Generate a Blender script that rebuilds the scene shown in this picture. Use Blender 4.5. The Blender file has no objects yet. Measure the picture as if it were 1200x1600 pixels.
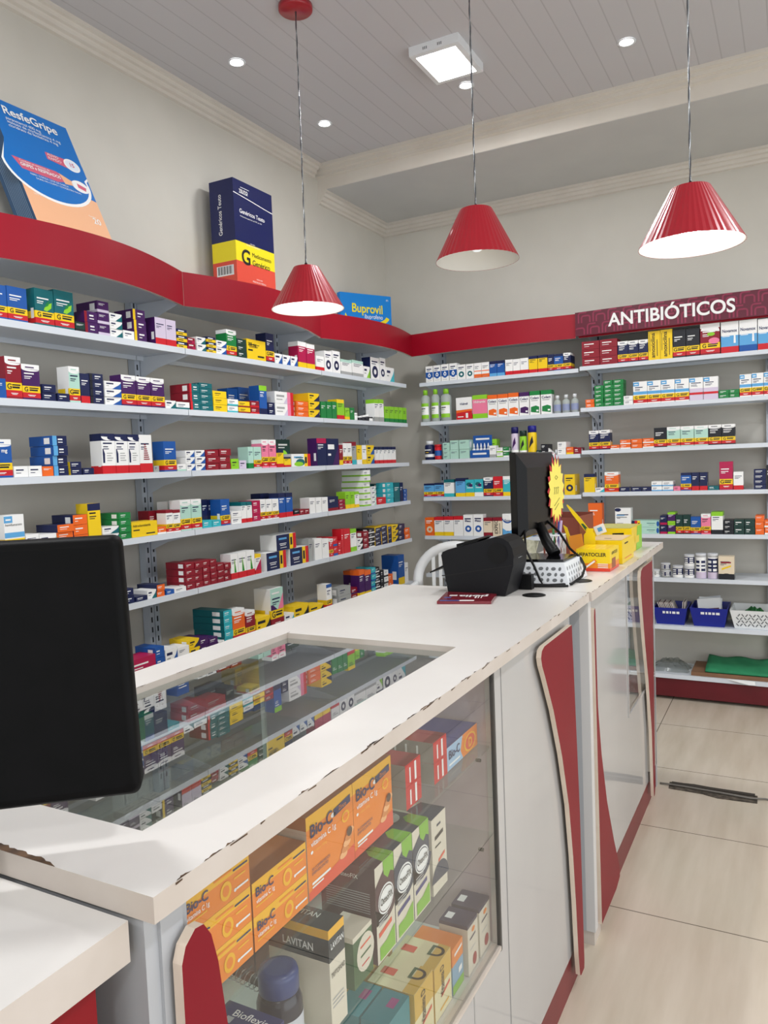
import bpy, math, random
from mathutils import Vector, Matrix
scene = bpy.context.scene
C = scene.collection
PI = math.pi

# ------------------------------------------------------------------ camera, world, light, exposure
cam_d = bpy.data.cameras.new('camera')
cam = bpy.data.objects.new('camera', cam_d)
C.objects.link(cam)
cam_d.sensor_fit = 'AUTO'
cam_d.sensor_width = 36.0
cam_d.lens = 1205.8 / 1600 * 36
cam_d.clip_start = 0.02
YAW, PITCH, ROLL = 0.4918845, 0.0620614, -0.0395664
fwd = Vector((-math.sin(YAW) * math.cos(PITCH), math.cos(YAW) * math.cos(PITCH), -math.sin(PITCH)))
rt = Vector((math.cos(YAW), math.sin(YAW), 0))
up = rt.cross(fwd)
rt, up = rt * math.cos(ROLL) + up * math.sin(ROLL), up * math.cos(ROLL) - rt * math.sin(ROLL)
M = Matrix((rt, up, -fwd)).transposed().to_4x4()
M.translation = Vector((0, 0, 1.45))
cam.matrix_world = M
scene.camera = cam

world = bpy.data.worlds.new('daylight')
scene.world = world
world.use_nodes = True
world.node_tree.nodes['Background'].inputs[0].default_value = (0.86, 0.93, 1.0, 1)
world.node_tree.nodes['Background'].inputs[1].default_value = 1.0


def area(name, loc, rot, sx, sy, watts, col=(1, 1, 1)):
    d = bpy.data.lights.new(name, 'AREA')
    d.shape = 'RECTANGLE'
    d.size, d.size_y, d.energy, d.color = sx, sy, watts, col
    o = bpy.data.objects.new(name, d)
    o.location, o.rotation_euler = loc, rot
    C.objects.link(o)
    return o


SHOPFRONT_W = 34.0       # daylight through the open shopfront behind the camera
PANEL_W = 23.0           # each ceiling panel lamp
area('shopfront_daylight', (0.3, -3.45, 1.55), (PI / 2, 0, 0), 4.2, 2.6, SHOPFRONT_W, (0.95, 0.98, 1.0))
area('side_fill_light', (2.66, 1.1, 1.45), (0, PI / 2, 0), 2.3, 4.6, 62.0, (0.96, 0.98, 1.0))  # added fill lamp that brightens the shelf backs from the right wall
PANELS = [(-1.39, 3.37), (0.9, 3.0), (-1.39, 0.9), (0.9, 0.6), (-1.39, -1.6), (0.9, -1.8)]  # first panel is seen; the rest are added, unseen lamps for room light
for i, (px, py) in enumerate(PANELS):
    area('panel_light', (px, py, 3.232), (0, 0, 0), 0.18, 0.22, PANEL_W, (0.97, 0.98, 1.0))
scene.view_settings.view_transform = 'Standard'
scene.view_settings.look = 'None'
scene.view_settings.exposure = -0.14
scene.view_settings.gamma = 1.0
scene.view_settings.use_curve_mapping = False
try:
    scene.cycles.use_denoising = True
    scene.cycles.max_bounces = 10
    scene.cycles.transparent_max_bounces = 16
    scene.cycles.sample_clamp_indirect = 6.0
except Exception:
    pass


# ------------------------------------------------------------------ helpers
def lin(h):
    v = [int(h[i:i + 2], 16) / 255 for i in (0, 2, 4)]
    return tuple(x / 12.92 if x <= 0.04045 else ((x + 0.055) / 1.055) ** 2.4 for x in v) + (1.0,)


MATS = {}


def mat(name, hexcol, rough=0.5, metal=0.0, spec=0.5, coat=0.0):
    if name in MATS:
        return MATS[name]
    m = bpy.data.materials.new(name)
    m.use_nodes = True
    b = m.node_tree.nodes['Principled BSDF']
    b.inputs['Base Color'].default_value = lin(hexcol)
    b.inputs['Roughness'].default_value = rough
    b.inputs['Metallic'].default_value = metal
    b.inputs['Specular IOR Level'].default_value = spec
    b.inputs['Coat Weight'].default_value = coat
    MATS[name] = m
    return m


def nodes(m):
    nt = m.node_tree
    return nt, nt.nodes['Principled BSDF'], (lambda t: nt.nodes.new(t)), nt.links.new


def noisy(name, hex1, hex2, scale=6.0, rough=0.5, stretch=(1, 1, 1), lo=0.35, hi=0.7, spec=0.5, bump=0.0, detail=6.0):
    """two colours mixed by a stretched noise: paint, laminate, worn surfaces"""
    if name in MATS:
        return MATS[name]
    m = mat(name, hex1, rough, spec=spec)
    nt, b, N, L = nodes(m)
    tc, mp, nz, cr = N('ShaderNodeTexCoord'), N('ShaderNodeMapping'), N('ShaderNodeTexNoise'), N('ShaderNodeValToRGB')
    mp.inputs['Scale'].default_value = stretch
    nz.inputs['Scale'].default_value = scale
    nz.inputs['Detail'].default_value = detail
    L(tc.outputs['Object'], mp.inputs[0]); L(mp.outputs[0], nz.inputs['Vector']); L(nz.outputs['Fac'], cr.inputs[0])
    cr.color_ramp.elements[0].position, cr.color_ramp.elements[1].position = lo, hi
    cr.color_ramp.elements[0].color, cr.color_ramp.elements[1].color = lin(hex1), lin(hex2)
    L(cr.outputs[0], b.inputs['Base Color'])
    if bump:
        bp = N('ShaderNodeBump'); bp.inputs['Strength'].default_value = bump; bp.inputs['Distance'].default_value = 0.003
        L(nz.outputs['Fac'], bp.inputs['Height']); L(bp.outputs[0], b.inputs['Normal'])
    return m


def emit(name, col, strength):
    if name in MATS:
        return MATS[name]
    m = bpy.data.materials.new(name)
    m.use_nodes = True
    nt = m.node_tree
    nt.nodes.clear()
    e, o = nt.nodes.new('ShaderNodeEmission'), nt.nodes.new('ShaderNodeOutputMaterial')
    e.inputs[0].default_value = (*col, 1)
    e.inputs[1].default_value = strength
    nt.links.new(e.outputs[0], o.inputs[0])
    MATS[name] = m
    return m


def pane(name, tint=(0.9, 0.95, 0.93), gain=1.7, rough=0.0):
    """clear sheet glass: mirror reflection by Fresnel on the outer face, tinted see-through below it"""
    if name in MATS:
        return MATS[name]
    m = bpy.data.materials.new(name)
    m.use_nodes = True
    nt = m.node_tree
    nt.nodes.clear()
    N, L = nt.nodes.new, nt.links.new
    o, mx, tr, gl = N('ShaderNodeOutputMaterial'), N('ShaderNodeMixShader'), N('ShaderNodeBsdfTransparent'), N('ShaderNodeBsdfGlossy')
    fr, ge, sub, mul = N('ShaderNodeFresnel'), N('ShaderNodeNewGeometry'), N('ShaderNodeMath'), N('ShaderNodeMath')
    g2 = N('ShaderNodeMath')
    tr.inputs[0].default_value = (*tint, 1)
    gl.inputs['Roughness'].default_value = rough
    fr.inputs[0].default_value = 1.5
    sub.operation, sub.inputs[0].default_value = 'SUBTRACT', 1.0
    L(ge.outputs['Backfacing'], sub.inputs[1])
    g2.operation, g2.inputs[1].default_value, g2.use_clamp = 'MULTIPLY', gain, True
    L(fr.outputs[0], g2.inputs[0])
    mul.operation = 'MULTIPLY'
    L(g2.outputs[0], mul.inputs[0]); L(sub.outputs[0], mul.inputs[1])
    L(mul.outputs[0], mx.inputs[0]); L(tr.outputs[0], mx.inputs[1]); L(gl.outputs[0], mx.inputs[2]); L(mx.outputs[0], o.inputs[0])
    MATS[name] = m
    return m


# printed-card colours
PAL = dict(W='f4f4f2', C='e6d6bb', N='16204c', B='1c56a4', S='5fa8dc', T='0c656c', A='35b3c0', G='18803f', D='173a34', L='8fce2e',
           Y='f4cd1c', R='cf1f2b', M='8c1628', P='43195a', V='d6c9de', O='ee6a23', K='ee7fa0', X='1c1e26', H='a4a6a4', J='b2d9ca', F='b3174d',
           Q='c8222b', Z='e0c020')
CNAME = dict(W='white', C='cream', N='navy', B='blue', S='sky-blue', T='teal', A='aqua', G='green', D='dark-green', L='lime', Y='yellow', R='red',
             M='maroon', P='purple', V='lilac', O='orange', K='pink', X='black', H='grey', J='mint', F='crimson')


def pc(k):
    return mat('card_' + CNAME.get(k, k), PAL[k], 0.36, spec=0.4)


WHITE_INK = 'W'
LUM = {k: sum(w * int(PAL[k][i:i + 2], 16) for w, i in ((.3, 0), (.59, 2), (.11, 4))) for k in PAL}


class MB:
    """collects faces, each with its own material, and links them as ONE mesh object"""

    def __init__(s):
        s.v, s.f, s.m, s.sm, s.ml = [], [], [], [], []

    def mi(s, m):
        if m not in s.ml:
            s.ml.append(m)
        return s.ml.index(m)

    def poly(s, pts, m, smooth=False):
        b = len(s.v)
        s.v.extend(tuple(p) for p in pts)
        s.f.append(tuple(range(b, b + len(pts)))); s.m.append(s.mi(m)); s.sm.append(smooth)

    def mesh(s, verts, faces, m, smooth=False):
        b = len(s.v)
        s.v.extend(tuple(p) for p in verts)
        k = s.mi(m)
        for f in faces:
            s.f.append(tuple(b + i for i in f)); s.m.append(k); s.sm.append(smooth)

    def box(s, x0, x1, y0, y1, z0, z1, m, tf=None, **fm):
        P = [(x0, y0, z0), (x1, y0, z0), (x1, y1, z0), (x0, y1, z0), (x0, y0, z1), (x1, y0, z1), (x1, y1, z1), (x0, y1, z1)]
        if tf:
            P = [tf(*p) for p in P]
        F = dict(front=(0, 1, 5, 4), right=(1, 2, 6, 5), back=(2, 3, 7, 6), left=(3, 0, 4, 7), top=(4, 5, 6, 7), bottom=(3, 2, 1, 0))
        b = len(s.v)
        s.v.extend(P)
        for k, f in F.items():
            mm = fm.get(k, m)
            if mm is None:
                continue
            s.f.append(tuple(b + i for i in f)); s.m.append(s.mi(mm)); s.sm.append(False)

    def prism(s, pts, vec, m, side=None, end=None, smooth=False):
        """polygon of 3-D points pushed along vec"""
        n = len(pts)
        q = [tuple(Vector(p) + Vector(vec)) for p in pts]
        a = Vector((0, 0, 0))
        for i in range(n):
            a += Vector(pts[i]).cross(Vector(pts[(i + 1) % n]))
        flip = a.dot(Vector(vec)) > 0
        b = len(s.v)
        s.v.extend([tuple(p) for p in pts] + q)
        A, B = tuple(range(b, b + n)), tuple(range(b + n, b + 2 * n))
        s.f.append(A[::-1] if flip else A); s.m.append(s.mi(m)); s.sm.append(False)
        s.f.append(B if flip else B[::-1]); s.m.append(s.mi(end or m)); s.sm.append(False)
        for i in range(n):
            j = (i + 1) % n
            f = (A[i], A[j], B[j], B[i])
            s.f.append(f if flip else f[::-1]); s.m.append(s.mi(side or m)); s.sm.append(smooth)

    def lathe(s, prof, c, m, seg=24, ax='z', mats=None, tf=None, caps=True):
        """profile [(r, h)] turned about an axis through c; mats: one per ring if given"""
        b = len(s.v)
        for r, h in prof:
            for k in range(seg):
                a = 2 * PI * k / seg
                p = (c[0] + r * math.cos(a), c[1] + r * math.sin(a), c[2] + h)
                if ax == 'y':
                    p = (c[0] + r * math.cos(a), c[1] + h, c[2] - r * math.sin(a))
                if ax == 'x':
                    p = (c[0] + h, c[1] + r * math.cos(a), c[2] + r * math.sin(a))
                s.v.append(tf(*p) if tf else p)
        for i in range(len(prof) - 1):
            k0 = s.mi(mats[i] if mats else m)
            for k in range(seg):
                k2 = (k + 1) % seg
                s.f.append((b + i * seg + k, b + i * seg + k2, b + (i + 1) * seg + k2, b + (i + 1) * seg + k)); s.m.append(k0); s.sm.append(True)
        for i, rev in ((0, True), (len(prof) - 1, False)):
            if caps and prof[i][0] > 1e-5:
                ring = [b + i * seg + k for k in range(seg)]
                s.f.append(tuple(ring[::-1] if rev else ring)); s.m.append(s.mi((mats[0] if rev else mats[-1]) if mats else m)); s.sm.append(False)

    def tube(s, pts, r, m, seg=8):
        pts = [Vector(p) for p in pts]
        b = len(s.v)
        n = len(pts)
        prev = None
        for i, p in enumerate(pts):
            t = (pts[min(i + 1, n - 1)] - pts[max(i - 1, 0)]).normalized()
            if prev is None:
                a = t.cross(Vector((0, 0, 1)))
                if a.length < 1e-3:
                    a = t.cross(Vector((1, 0, 0)))
            else:
                a = prev - t * prev.dot(t)
            a.normalize(); prev = a
            c = t.cross(a)
            rr = r[i] if isinstance(r, (list, tuple)) else r
            for k in range(seg):
                g = 2 * PI * k / seg
                s.v.append(tuple(p + a * rr * math.cos(g) + c * rr * math.sin(g)))
        kk = s.mi(m)
        for i in range(n - 1):
            for k in range(seg):
                k2 = (k + 1) % seg
                s.f.append((b + i * seg + k, b + i * seg + k2, b + (i + 1) * seg + k2, b + (i + 1) * seg + k)); s.m.append(kk); s.sm.append(True)
        s.f.append(tuple(b + k for k in range(seg))[::-1]); s.m.append(kk); s.sm.append(False)
        s.f.append(tuple(b + (n - 1) * seg + k for k in range(seg))); s.m.append(kk); s.sm.append(False)

    def text(s, string, O, U, V, size, m, bold=0.0, align='c', width=None):
        """flat lettering in the plane O + x*U + y*V; size is the capital height; width squeezes to fit"""
        vs, fs, w, asc = glyphs(string, bold)
        k = size / 0.7
        kx = k
        if width and w * k > width:
            kx = width / w
        off = -w * kx / 2 if align == 'c' else (0 if align == 'l' else -w * kx)
        O, U, V = Vector(O), Vector(U), Vector(V)
        s.mesh([O + U * (x * kx + off) + V * (y * k) for x, y in vs], fs, m)

    def data(s, name):
        me = bpy.data.meshes.new(name)
        me.from_pydata(s.v, [], s.f)
        for m in s.ml:
            me.materials.append(m)
        me.polygons.foreach_set('material_index', s.m)
        me.polygons.foreach_set('use_smooth', s.sm)
        me.update()
        return me

    def build(s, name, parent=None, loc=None, rz=None):
        o = bpy.data.objects.new(name, s.data(name))
        C.objects.link(o)
        if parent:
            o.parent = parent
        if loc:
            o.location = loc
        if rz is not None:
            o.rotation_euler = (0, 0, rz)
        return o


GL = {}


def glyphs(string, bold=0.0):
    key = (string, bold)
    if key in GL:
        return GL[key]
    cu = bpy.data.curves.new('lettering', 'FONT')
    cu.body = string
    cu.size = 1.0
    cu.offset = bold
    cu.resolution_u = 6
    cu.fill_mode = 'BOTH'
    ob = bpy.data.objects.new('lettering', cu)
    C.objects.link(ob)
    dg = bpy.context.evaluated_depsgraph_get()
    dg.update()
    me = ob.evaluated_get(dg).to_mesh()
    vs = [(v.co.x, v.co.y) for v in me.vertices]
    fs = [tuple(p.vertices) if p.normal.z > 0 else tuple(p.vertices)[::-1] for p in me.polygons]
    ob.evaluated_get(dg).to_mesh_clear()
    bpy.data.objects.remove(ob)
    bpy.data.curves.remove(cu)
    if vs:
        x0, x1 = min(v[0] for v in vs), max(v[0] for v in vs)
        vs = [(x - x0, y) for x, y in vs]
    else:
        x0 = x1 = 0
    GL[key] = (vs, fs, x1 - x0, 0.7)
    return GL[key]


def tag(o, label, cat, group=None, kind=None):
    o['label'] = label
    o['category'] = cat
    if group:
        o['group'] = group
    if kind:
        o['kind'] = kind
    return o


def thing(name, label, cat, loc=(0, 0, 0), rz=0.0, group=None):
    o = bpy.data.objects.new(name, None)
    o.empty_display_size = 0.05
    o.location = loc
    o.rotation_euler = (0, 0, rz)
    C.objects.link(o)
    return tag(o, label, cat, group)


def struct(o):
    o['kind'] = 'structure'
    return o


# ------------------------------------------------------------------ shared materials
M_wall = noisy('cream_wall_paint', 'c6c2b8', 'ccc8be', 3.0, 0.55, bump=0.05)
M_trim = noisy('trim_paint', 'd2cbc0', 'd8d2c8', 5.0, 0.5)
M_white = mat('white_enamel', 'e6e9ec', 0.35)
M_steel = mat('shelf_steel', 'd6dce3', 0.38, spec=0.5)
M_steel_dk = mat('upright_steel', 'b9c0ca', 0.42)
M_slot = mat('slot_dark', '1d2026', 0.7)
M_fascia = noisy('red_fascia', '93061f', '9b0822', 4, 0.42, spec=.3)
M_red = noisy('red_laminate', '7c0b1d', '820e20', 4, 0.42, spec=.2)
M_cream = noisy('cream_edge_band', 'c3b8ad', 'cdc3ba', 9, 0.45)
M_top = noisy('white_laminate_top', 'd9d5d0', 'dfdcd7', 5, 0.28, bump=0.02)
M_panel = noisy('grey_laminate', 'b4b2b0', 'bbb9b7', 2.5, 0.07, stretch=(1, 1, .3), spec=.6)
M_edge = noisy('plate_edge', 'dccbb8', 'e4d6c5', 12, 0.45)
M_post = mat('grey_post', 'aeb0b3', 0.35)
M_chip = noisy('chipped_board', '3a2a20', '6b4f36', 60, 0.9)
M_black = mat('black_plastic', '08080a', 0.42, spec=.25)
M_black_g = mat('black_gloss', '08080a', 0.12)
M_charcoal = mat('charcoal_plastic', '0f1014', 0.5, spec=.25)
M_glass = pane('display_glass', (.97, .98, .975), 1.6)
M_glass_top = pane('top_glass', (0.82, 0.88, 0.87), 2.2)
M_glass_shelf = pane('shelf_glass', (.95, .985, .97), 1.0)
M_ink = mat('black_ink', '101010', 0.5)
M_wink = mat('white_ink', 'f0f0ee', 0.5)
M_inner = noisy('cabinet_inside', 'd6d4d0', 'dddbd7', 4, 0.4)

# ------------------------------------------------------------------ the room
XW, YW, ZC = -2.60, 5.02, 3.29
XR, YF = 2.7, -3.6


def tile_material():
    m = mat('floor_tile', 'cfc2ad', 0.22)
    nt, b, N, L = nodes(m)
    tc, mp, br = N('ShaderNodeTexCoord'), N('ShaderNodeMapping'), N('ShaderNodeTexBrick')
    mp.inputs['Location'].default_value = (0.65 / 0.608, -2.44 / 0.608, 0)
    mp.inputs['Scale'].default_value = (1 / 0.608, 1 / 0.608, 1)
    L(tc.outputs['Object'], mp.inputs[0]); L(mp.outputs[0], br.inputs[0])
    br.offset = 0.0
    br.inputs['Scale'].default_value = 1.0
    br.inputs['Brick Width'].default_value = 1.0
    br.inputs['Row Height'].default_value = 1.0
    br.inputs['Mortar Size'].default_value = 0.0035
    br.inputs['Mortar Smooth'].default_value = 0.1
    st, nz, n2 = N('ShaderNodeMapping'), N('ShaderNodeTexNoise'), N('ShaderNodeTexNoise')
    st.inputs['Scale'].default_value = (9, 1.1, 1)
    L(tc.outputs['Object'], st.inputs[0]); L(st.outputs[0], nz.inputs['Vector'])
    nz.inputs['Scale'].default_value, nz.inputs['Detail'].default_value = 1.6, 9
    n2.inputs['Scale'].default_value = 1.4
    L(tc.outputs['Object'], n2.inputs['Vector'])
    cr, c2, mx = N('ShaderNodeValToRGB'), N('ShaderNodeValToRGB'), N('ShaderNodeMixRGB')
    cr.color_ramp.elements[0].position, cr.color_ramp.elements[1].position = 0.3, 0.72
    cr.color_ramp.elements[0].color, cr.color_ramp.elements[1].color = lin('bfb19b'), lin('ddd2c0')
    c2.color_ramp.elements[0].position, c2.color_ramp.elements[1].position = 0.35, 0.7
    c2.color_ramp.elements[0].color, c2.color_ramp.elements[1].color = lin('d6c4b4'), lin('d0cab9')
    L(nz.outputs['Fac'], cr.inputs[0]); L(n2.outputs['Fac'], c2.inputs[0])
    mx.inputs[0].default_value = 0.35
    L(cr.outputs[0], mx.inputs[1]); L(c2.outputs[0], mx.inputs[2])
    L(mx.outputs[0], br.inputs['Color1']); L(mx.outputs[0], br.inputs['Color2'])
    br.inputs['Mortar'].default_value = lin('6d6456')
    L(br.outputs['Color'], b.inputs['Base Color'])
    return m


def plank_material():
    m = mat('ceiling_planks', 'c6c5c8', 0.42)
    nt, b, N, L = nodes(m)
    tc, sx, mm, cr = N('ShaderNodeTexCoord'), N('ShaderNodeSeparateXYZ'), N('ShaderNodeMath'), N('ShaderNodeValToRGB')
    m2, bp = N('ShaderNodeMath'), N('ShaderNodeBump')
    L(tc.outputs['Object'], sx.inputs[0])
    mm.operation, mm.inputs[1].default_value = 'MULTIPLY', 10.0
    m2.operation = 'FRACT'
    L(sx.outputs['X'], mm.inputs[0]); L(mm.outputs[0], m2.inputs[0]); L(m2.outputs[0], cr.inputs[0])
    e = cr.color_ramp.elements
    e[0].position, e[0].color = 0.0, lin('a9a8ab')
    e[1].position, e[1].color = 0.07, lin('c6c5c8')
    L(cr.outputs[0], b.inputs['Base Color'])
    bp.inputs['Strength'].default_value = 0.4; bp.inputs['Distance'].default_value = 0.004
    L(cr.outputs[0], bp.inputs['Height']); L(bp.outputs[0], b.inputs['Normal'])
    return m


b = MB(); b.box(XW - .1, XR, YF, YW + .1, -0.1, 0, tile_material()); struct(b.build('floor'))
b = MB(); b.box(XW - .1, XR, YF, YW + .1, ZC, ZC + .1, plank_material()); struct(b.build('ceiling'))
b = MB(); b.box(XW - .1, XW, YF, YW + .1, 0, ZC, M_wall); struct(b.build('wall_left'))
b = MB(); b.box(XW, XR, YW, YW + .1, 0, ZC, M_wall); struct(b.build('wall_back'))
b = MB(); b.box(XR, XR + .1, YF, -1.3, 0, ZC, M_wall); b.box(XR, XR + .1, 3.5, YW + .1, 0, ZC, M_wall); b.box(XR, XR + .1, -1.3, 3.5, 2.65, ZC, M_wall); b.box(XR, XR + .1, -1.3, 3.5, 0, .25, M_wall); struct(b.build('wall_right'))
b = MB()
b.box(XW, -1.9, YF, YF + .1, 0, ZC, M_wall); b.box(2.5, XR, YF, YF + .1, 0, ZC, M_wall); b.box(-1.9, 2.5, YF, YF + .1, 2.9, ZC, M_wall)
struct(b.build('wall_front'))
# dropped beam over the end wall, stepped at its top like the cornice
prof = [(4.10, ZC), (4.10, 3.272), (4.118, 3.266), (4.118, 3.248), (4.134, 3.242), (4.134, 3.226), (4.152, 3.218), (4.152, 3.150), (YW, 3.150), (YW, ZC)]
b = MB(); b.prism([(XW, y, z) for y, z in prof], (XR - XW, 0, 0), M_trim)
b.box(XW, XR, 4.156, YW, 3.1485, 3.150, noisy('soffit_paint', 'c4c4c2', 'c9c9c6', 4, 0.5))
struct(b.build('trim_1'))


def cornice(name, p0, p1, inward, z):
    """three-step plaster cornice along p0-p1 below z"""
    b = MB()
    pr = [(0, 0), (.062, 0), (.062, -.016), (.050, -.020), (.046, -.036), (.034, -.040), (.030, -.058), (.016, -.064), (.014, -.078), (0, -.082)]
    pts = [(p0[0] + inward[0] * a, p0[1] + inward[1] * a, z + h) for a, h in pr]
    b.prism(pts, (p1[0] - p0[0], p1[1] - p0[1], 0), M_trim)
    return struct(b.build(name))


cornice('trim_2', (XW, YF), (XW, 4.10), (1, 0), ZC)
cornice('trim_3', (XW, 4.152), (XW, YW), (1, 0), 3.150)
cornice('trim_4', (XW, YW), (XR, YW), (0, -1), 3.150)

# open cable channel cut in the floor tiles at the counter's far corner
b = MB()
M_grout = noisy('rough_channel', '3a342c', '6a6156', 45, 0.9)
pts = [(-.50, 3.50), (-.40, 3.515), (-.15, 3.49), (-.148, 3.415), (-.30, 3.405), (-.36, 3.425), (-.495, 3.43)]
b.prism([(x, y, 0.0005) for x, y in pts], (0, 0, .002), M_grout)
b.box(-.49, -.16, 3.478, 3.50, .0025, .006, mat('channel_lip', '3c3630', .8))
o = b.build('cable_channel'); tag(o, 'dark broken cable channel cut across the beige floor tiles', 'floor channel')
b = MB(); b.tube([(-.535, 3.462, .006), (-.50, 3.46, .008), (-.42, 3.457, .009), (-.30, 3.45, .009), (-.17, 3.44, .009), (-.12, 3.462, .006), (-.04, 3.45, .005)], .004, mat('grey_cable', '75716a', .6))
o = b.build('grey_cable'); tag(o, 'thin grey cable lying along the broken floor channel', 'cable')

# ------------------------------------------------------------------ wall shelving
XS, YS = -2.26, 4.70           # shelf front planes: side wall and end wall
LV_SIDE = dict(S1=1.968, S2=1.712, S3=1.454, S4=1.203, S5=.952, S6=.665, S7=.395)
LV_L = dict(L1=1.978, L2=1.719, L3=1.465, L4=1.216, L5=.957, L6=.70)
LV_R = dict(R1=1.987, R2=1.740, R3=1.484, R4=1.230, R5=.980, R6=.724, R7=.444, R8=.154)


def side_tf(x, y, z):          # local: x along the wall, y into the wall -> world for the side wall
    return (XS - y, x, z)


def end_tf(x, y, z):
    return (x, YS + y, z)


def bay(name, label, tf, a0, a1, levels, depth, upright_at, canopy, fascia_pts, last=False, top_z=2.33, low=0.0, fz=(2.158, 2.302), fmat=None):
    root = thing(name, label, 'shelving', tf((a0 + a1) / 2, depth, 0), group='wall shelving bays')
    inv = Vector(root.location)

    def T(x, y, z):
        p = tf(x, y, z)
        return (p[0] - inv[0], p[1] - inv[1], p[2] - inv[2])
    up_at = [a0 + .036] + ([a1 - .034] if last else [])
    for u in up_at:
        b = MB()
        for o_ in (-.017, .017):
            b.box(u + o_ - .015, u + o_ + .015, depth - .012, depth + .026, low, top_z, M_steel_dk, T)
            z = low + .06
            while z < top_z - .05:
                b.box(u + o_ - .004, u + o_ + .004, depth - .0126, depth - .012, z, z + .024, M_slot, T)
                z += .045
        b.build('upright', root)
    for lv, z in levels.items():
        b = MB()
        base = lv == 'R8'
        b.box(a0 + .002, a1 - .002, .002, depth - .016, z - .004, z, M_steel, T)
        b.box(a0 + .002, a1 - .002, 0, .002, z - .024, z, M_steel, T)                 # rolled front lip
        b.box(a0 + .002, a1 - .002, .002, .014, z - .024, z - .022, M_steel, T)
        b.box(a0 + .002, a1 - .002, depth - .030, depth - .016, z - .022, z - .004, M_steel, T)
        sh = b.build('shelf', root)
        if not base:
            for u in up_at:
                k = MB()
                s = 1 if u < (a0 + a1) / 2 else -1
                q = [T(u + s * .004, depth - .012, z - .005), T(u + s * .004, depth - .012, z - .098), T(u + s * .004, .20, z - .060), T(u + s * .004, .022, z - .025), T(u + s * .004, .022, z - .005)]
                d = Vector(T(s * .004, 0, 0)) - Vector(T(0, 0, 0))
                k.prism(q, d, M_steel)
                k.build('bracket', sh)
        else:
            k = MB(); k.box(a0, a1, .012, depth, .02, z - .024, noisy('red_plinth', '5c0714', '640917', 5, .5), T); k.build('plinth', root)
    # roof board under the fascia and its bracket
    b = MB()
    q = [T(a0, depth + .018, 2.196)] + [T(x, y + .016, 2.196) for x, y in fascia_pts] + [T(a1, depth + .018, 2.196)]
    b.prism(q, (0, 0, .014), M_steel)
    cn = b.build('canopy_board', root)
    for u in up_at:
        k = MB()
        q = [T(u + .006, depth - .012, 2.194), T(u + .006, depth - .012, 2.10), T(u + .006, .18, 2.130), T(u + .006, .05, 2.17), T(u + .006, .05, 2.194)]
        k.prism(q, Vector(T(.004, 0, 0)) - Vector(T(0, 0, 0)), M_steel); k.build('bracket', cn)
    # curved fascia board with a pale lower edge
    b = MB()
    n = len(fascia_pts)
    th = .014
    for i in range(n - 1):
        (xa, ya), (xb, yb) = fascia_pts[i], fascia_pts[i + 1]
        z0, z1 = fz
        fm = fmat or M_fascia
        b.poly([T(xa, ya, z0), T(xb, yb, z0), T(xb, yb, z1), T(xa, ya, z1)], fm, True)
        b.poly([T(xb, yb + th, z0), T(xa, ya + th, z0), T(xa, ya + th, z1), T(xb, yb + th, z1)], M_steel, True)
        b.poly([T(xa, ya, z1), T(xb, yb, z1), T(xb, yb + th, z1), T(xa, ya + th, z1)], fm)
        b.poly([T(xa, ya + th, z0), T(xb, yb + th, z0), T(xb, yb, z0), T(xa, ya, z0)], M_cream)
    for (x, y), s in ((fascia_pts[0], 1), (fascia_pts[-1], -1)):
        q = [T(x, y, fz[0]), T(x, y, fz[1]), T(x, y + th, fz[1]), T(x, y + th, fz[0])]
        b.poly(q if s > 0 else q[::-1], M_cream)
    b.build('fascia_board', root)
    return root, T


def wave(a0, a1, ye, amp, n=28, y_end=None):
    out = []
    for i in range(n + 1):
        t = i / n
        e = ye + ((y_end - ye) * t if y_end is not None else 0)
        out.append((a0 + (a1 - a0) * t, e - amp * math.sin(PI * t)))
    return out


D = .31
bay('shelving_bay', 'grey steel shelving bay nearest the camera on the side wall, under its own red wave', side_tf, 1.45, 2.508, LV_SIDE, D, None, None,
    wave(1.47, 2.565, .045, .118))
bay('shelving_bay', 'middle grey steel shelving bay of the side wall, under the big navy display carton', side_tf, 2.508, 3.568, LV_SIDE, D, None, None,
    wave(2.567, 3.648, .045, .118))
bay('shelving_bay', 'grey steel shelving bay of the side wall ending at the room corner', side_tf, 3.568, 4.60, LV_SIDE, D, None, None,
    wave(3.650, 4.703, .055, .088, y_end=.0), last=True)
bay('shelving_bay', 'grey steel shelving bay on the end wall between the corner and the antibiotics bay', end_tf, -2.215, -1.152, LV_L, D - .01, None, None,
    wave(-2.266, -1.166, .0, .040, y_end=.0))
M_sign = mat('sign_maroon', '5e1029', .38)
rb, TB = bay('shelving_bay', 'grey steel shelving bay under the maroon lettered antibiotics sign', end_tf, -1.148, -.085, LV_R, D - .01, None, None,
             wave(-1.150, -.085, .012, .014), last=True)
# printed antibiotics sign fixed over the bay's fascia
sg = thing('antibiotics_sign', 'maroon patterned sign board with white capital lettering above the end wall shelving', 'sign', (-.635, 4.68, 2.24))
b = MB()
SW = wave(-1.162, -.075, .0, .02, 24)
SZ0, SZ1 = 2.166, 2.306


def sp(x, z, e=0.0):
    t = (x + 1.162) / 1.087
    return (x + .635, 4.684 - .02 * math.sin(PI * min(1, max(0, t))) - e - 4.68, z - 2.24)


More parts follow.
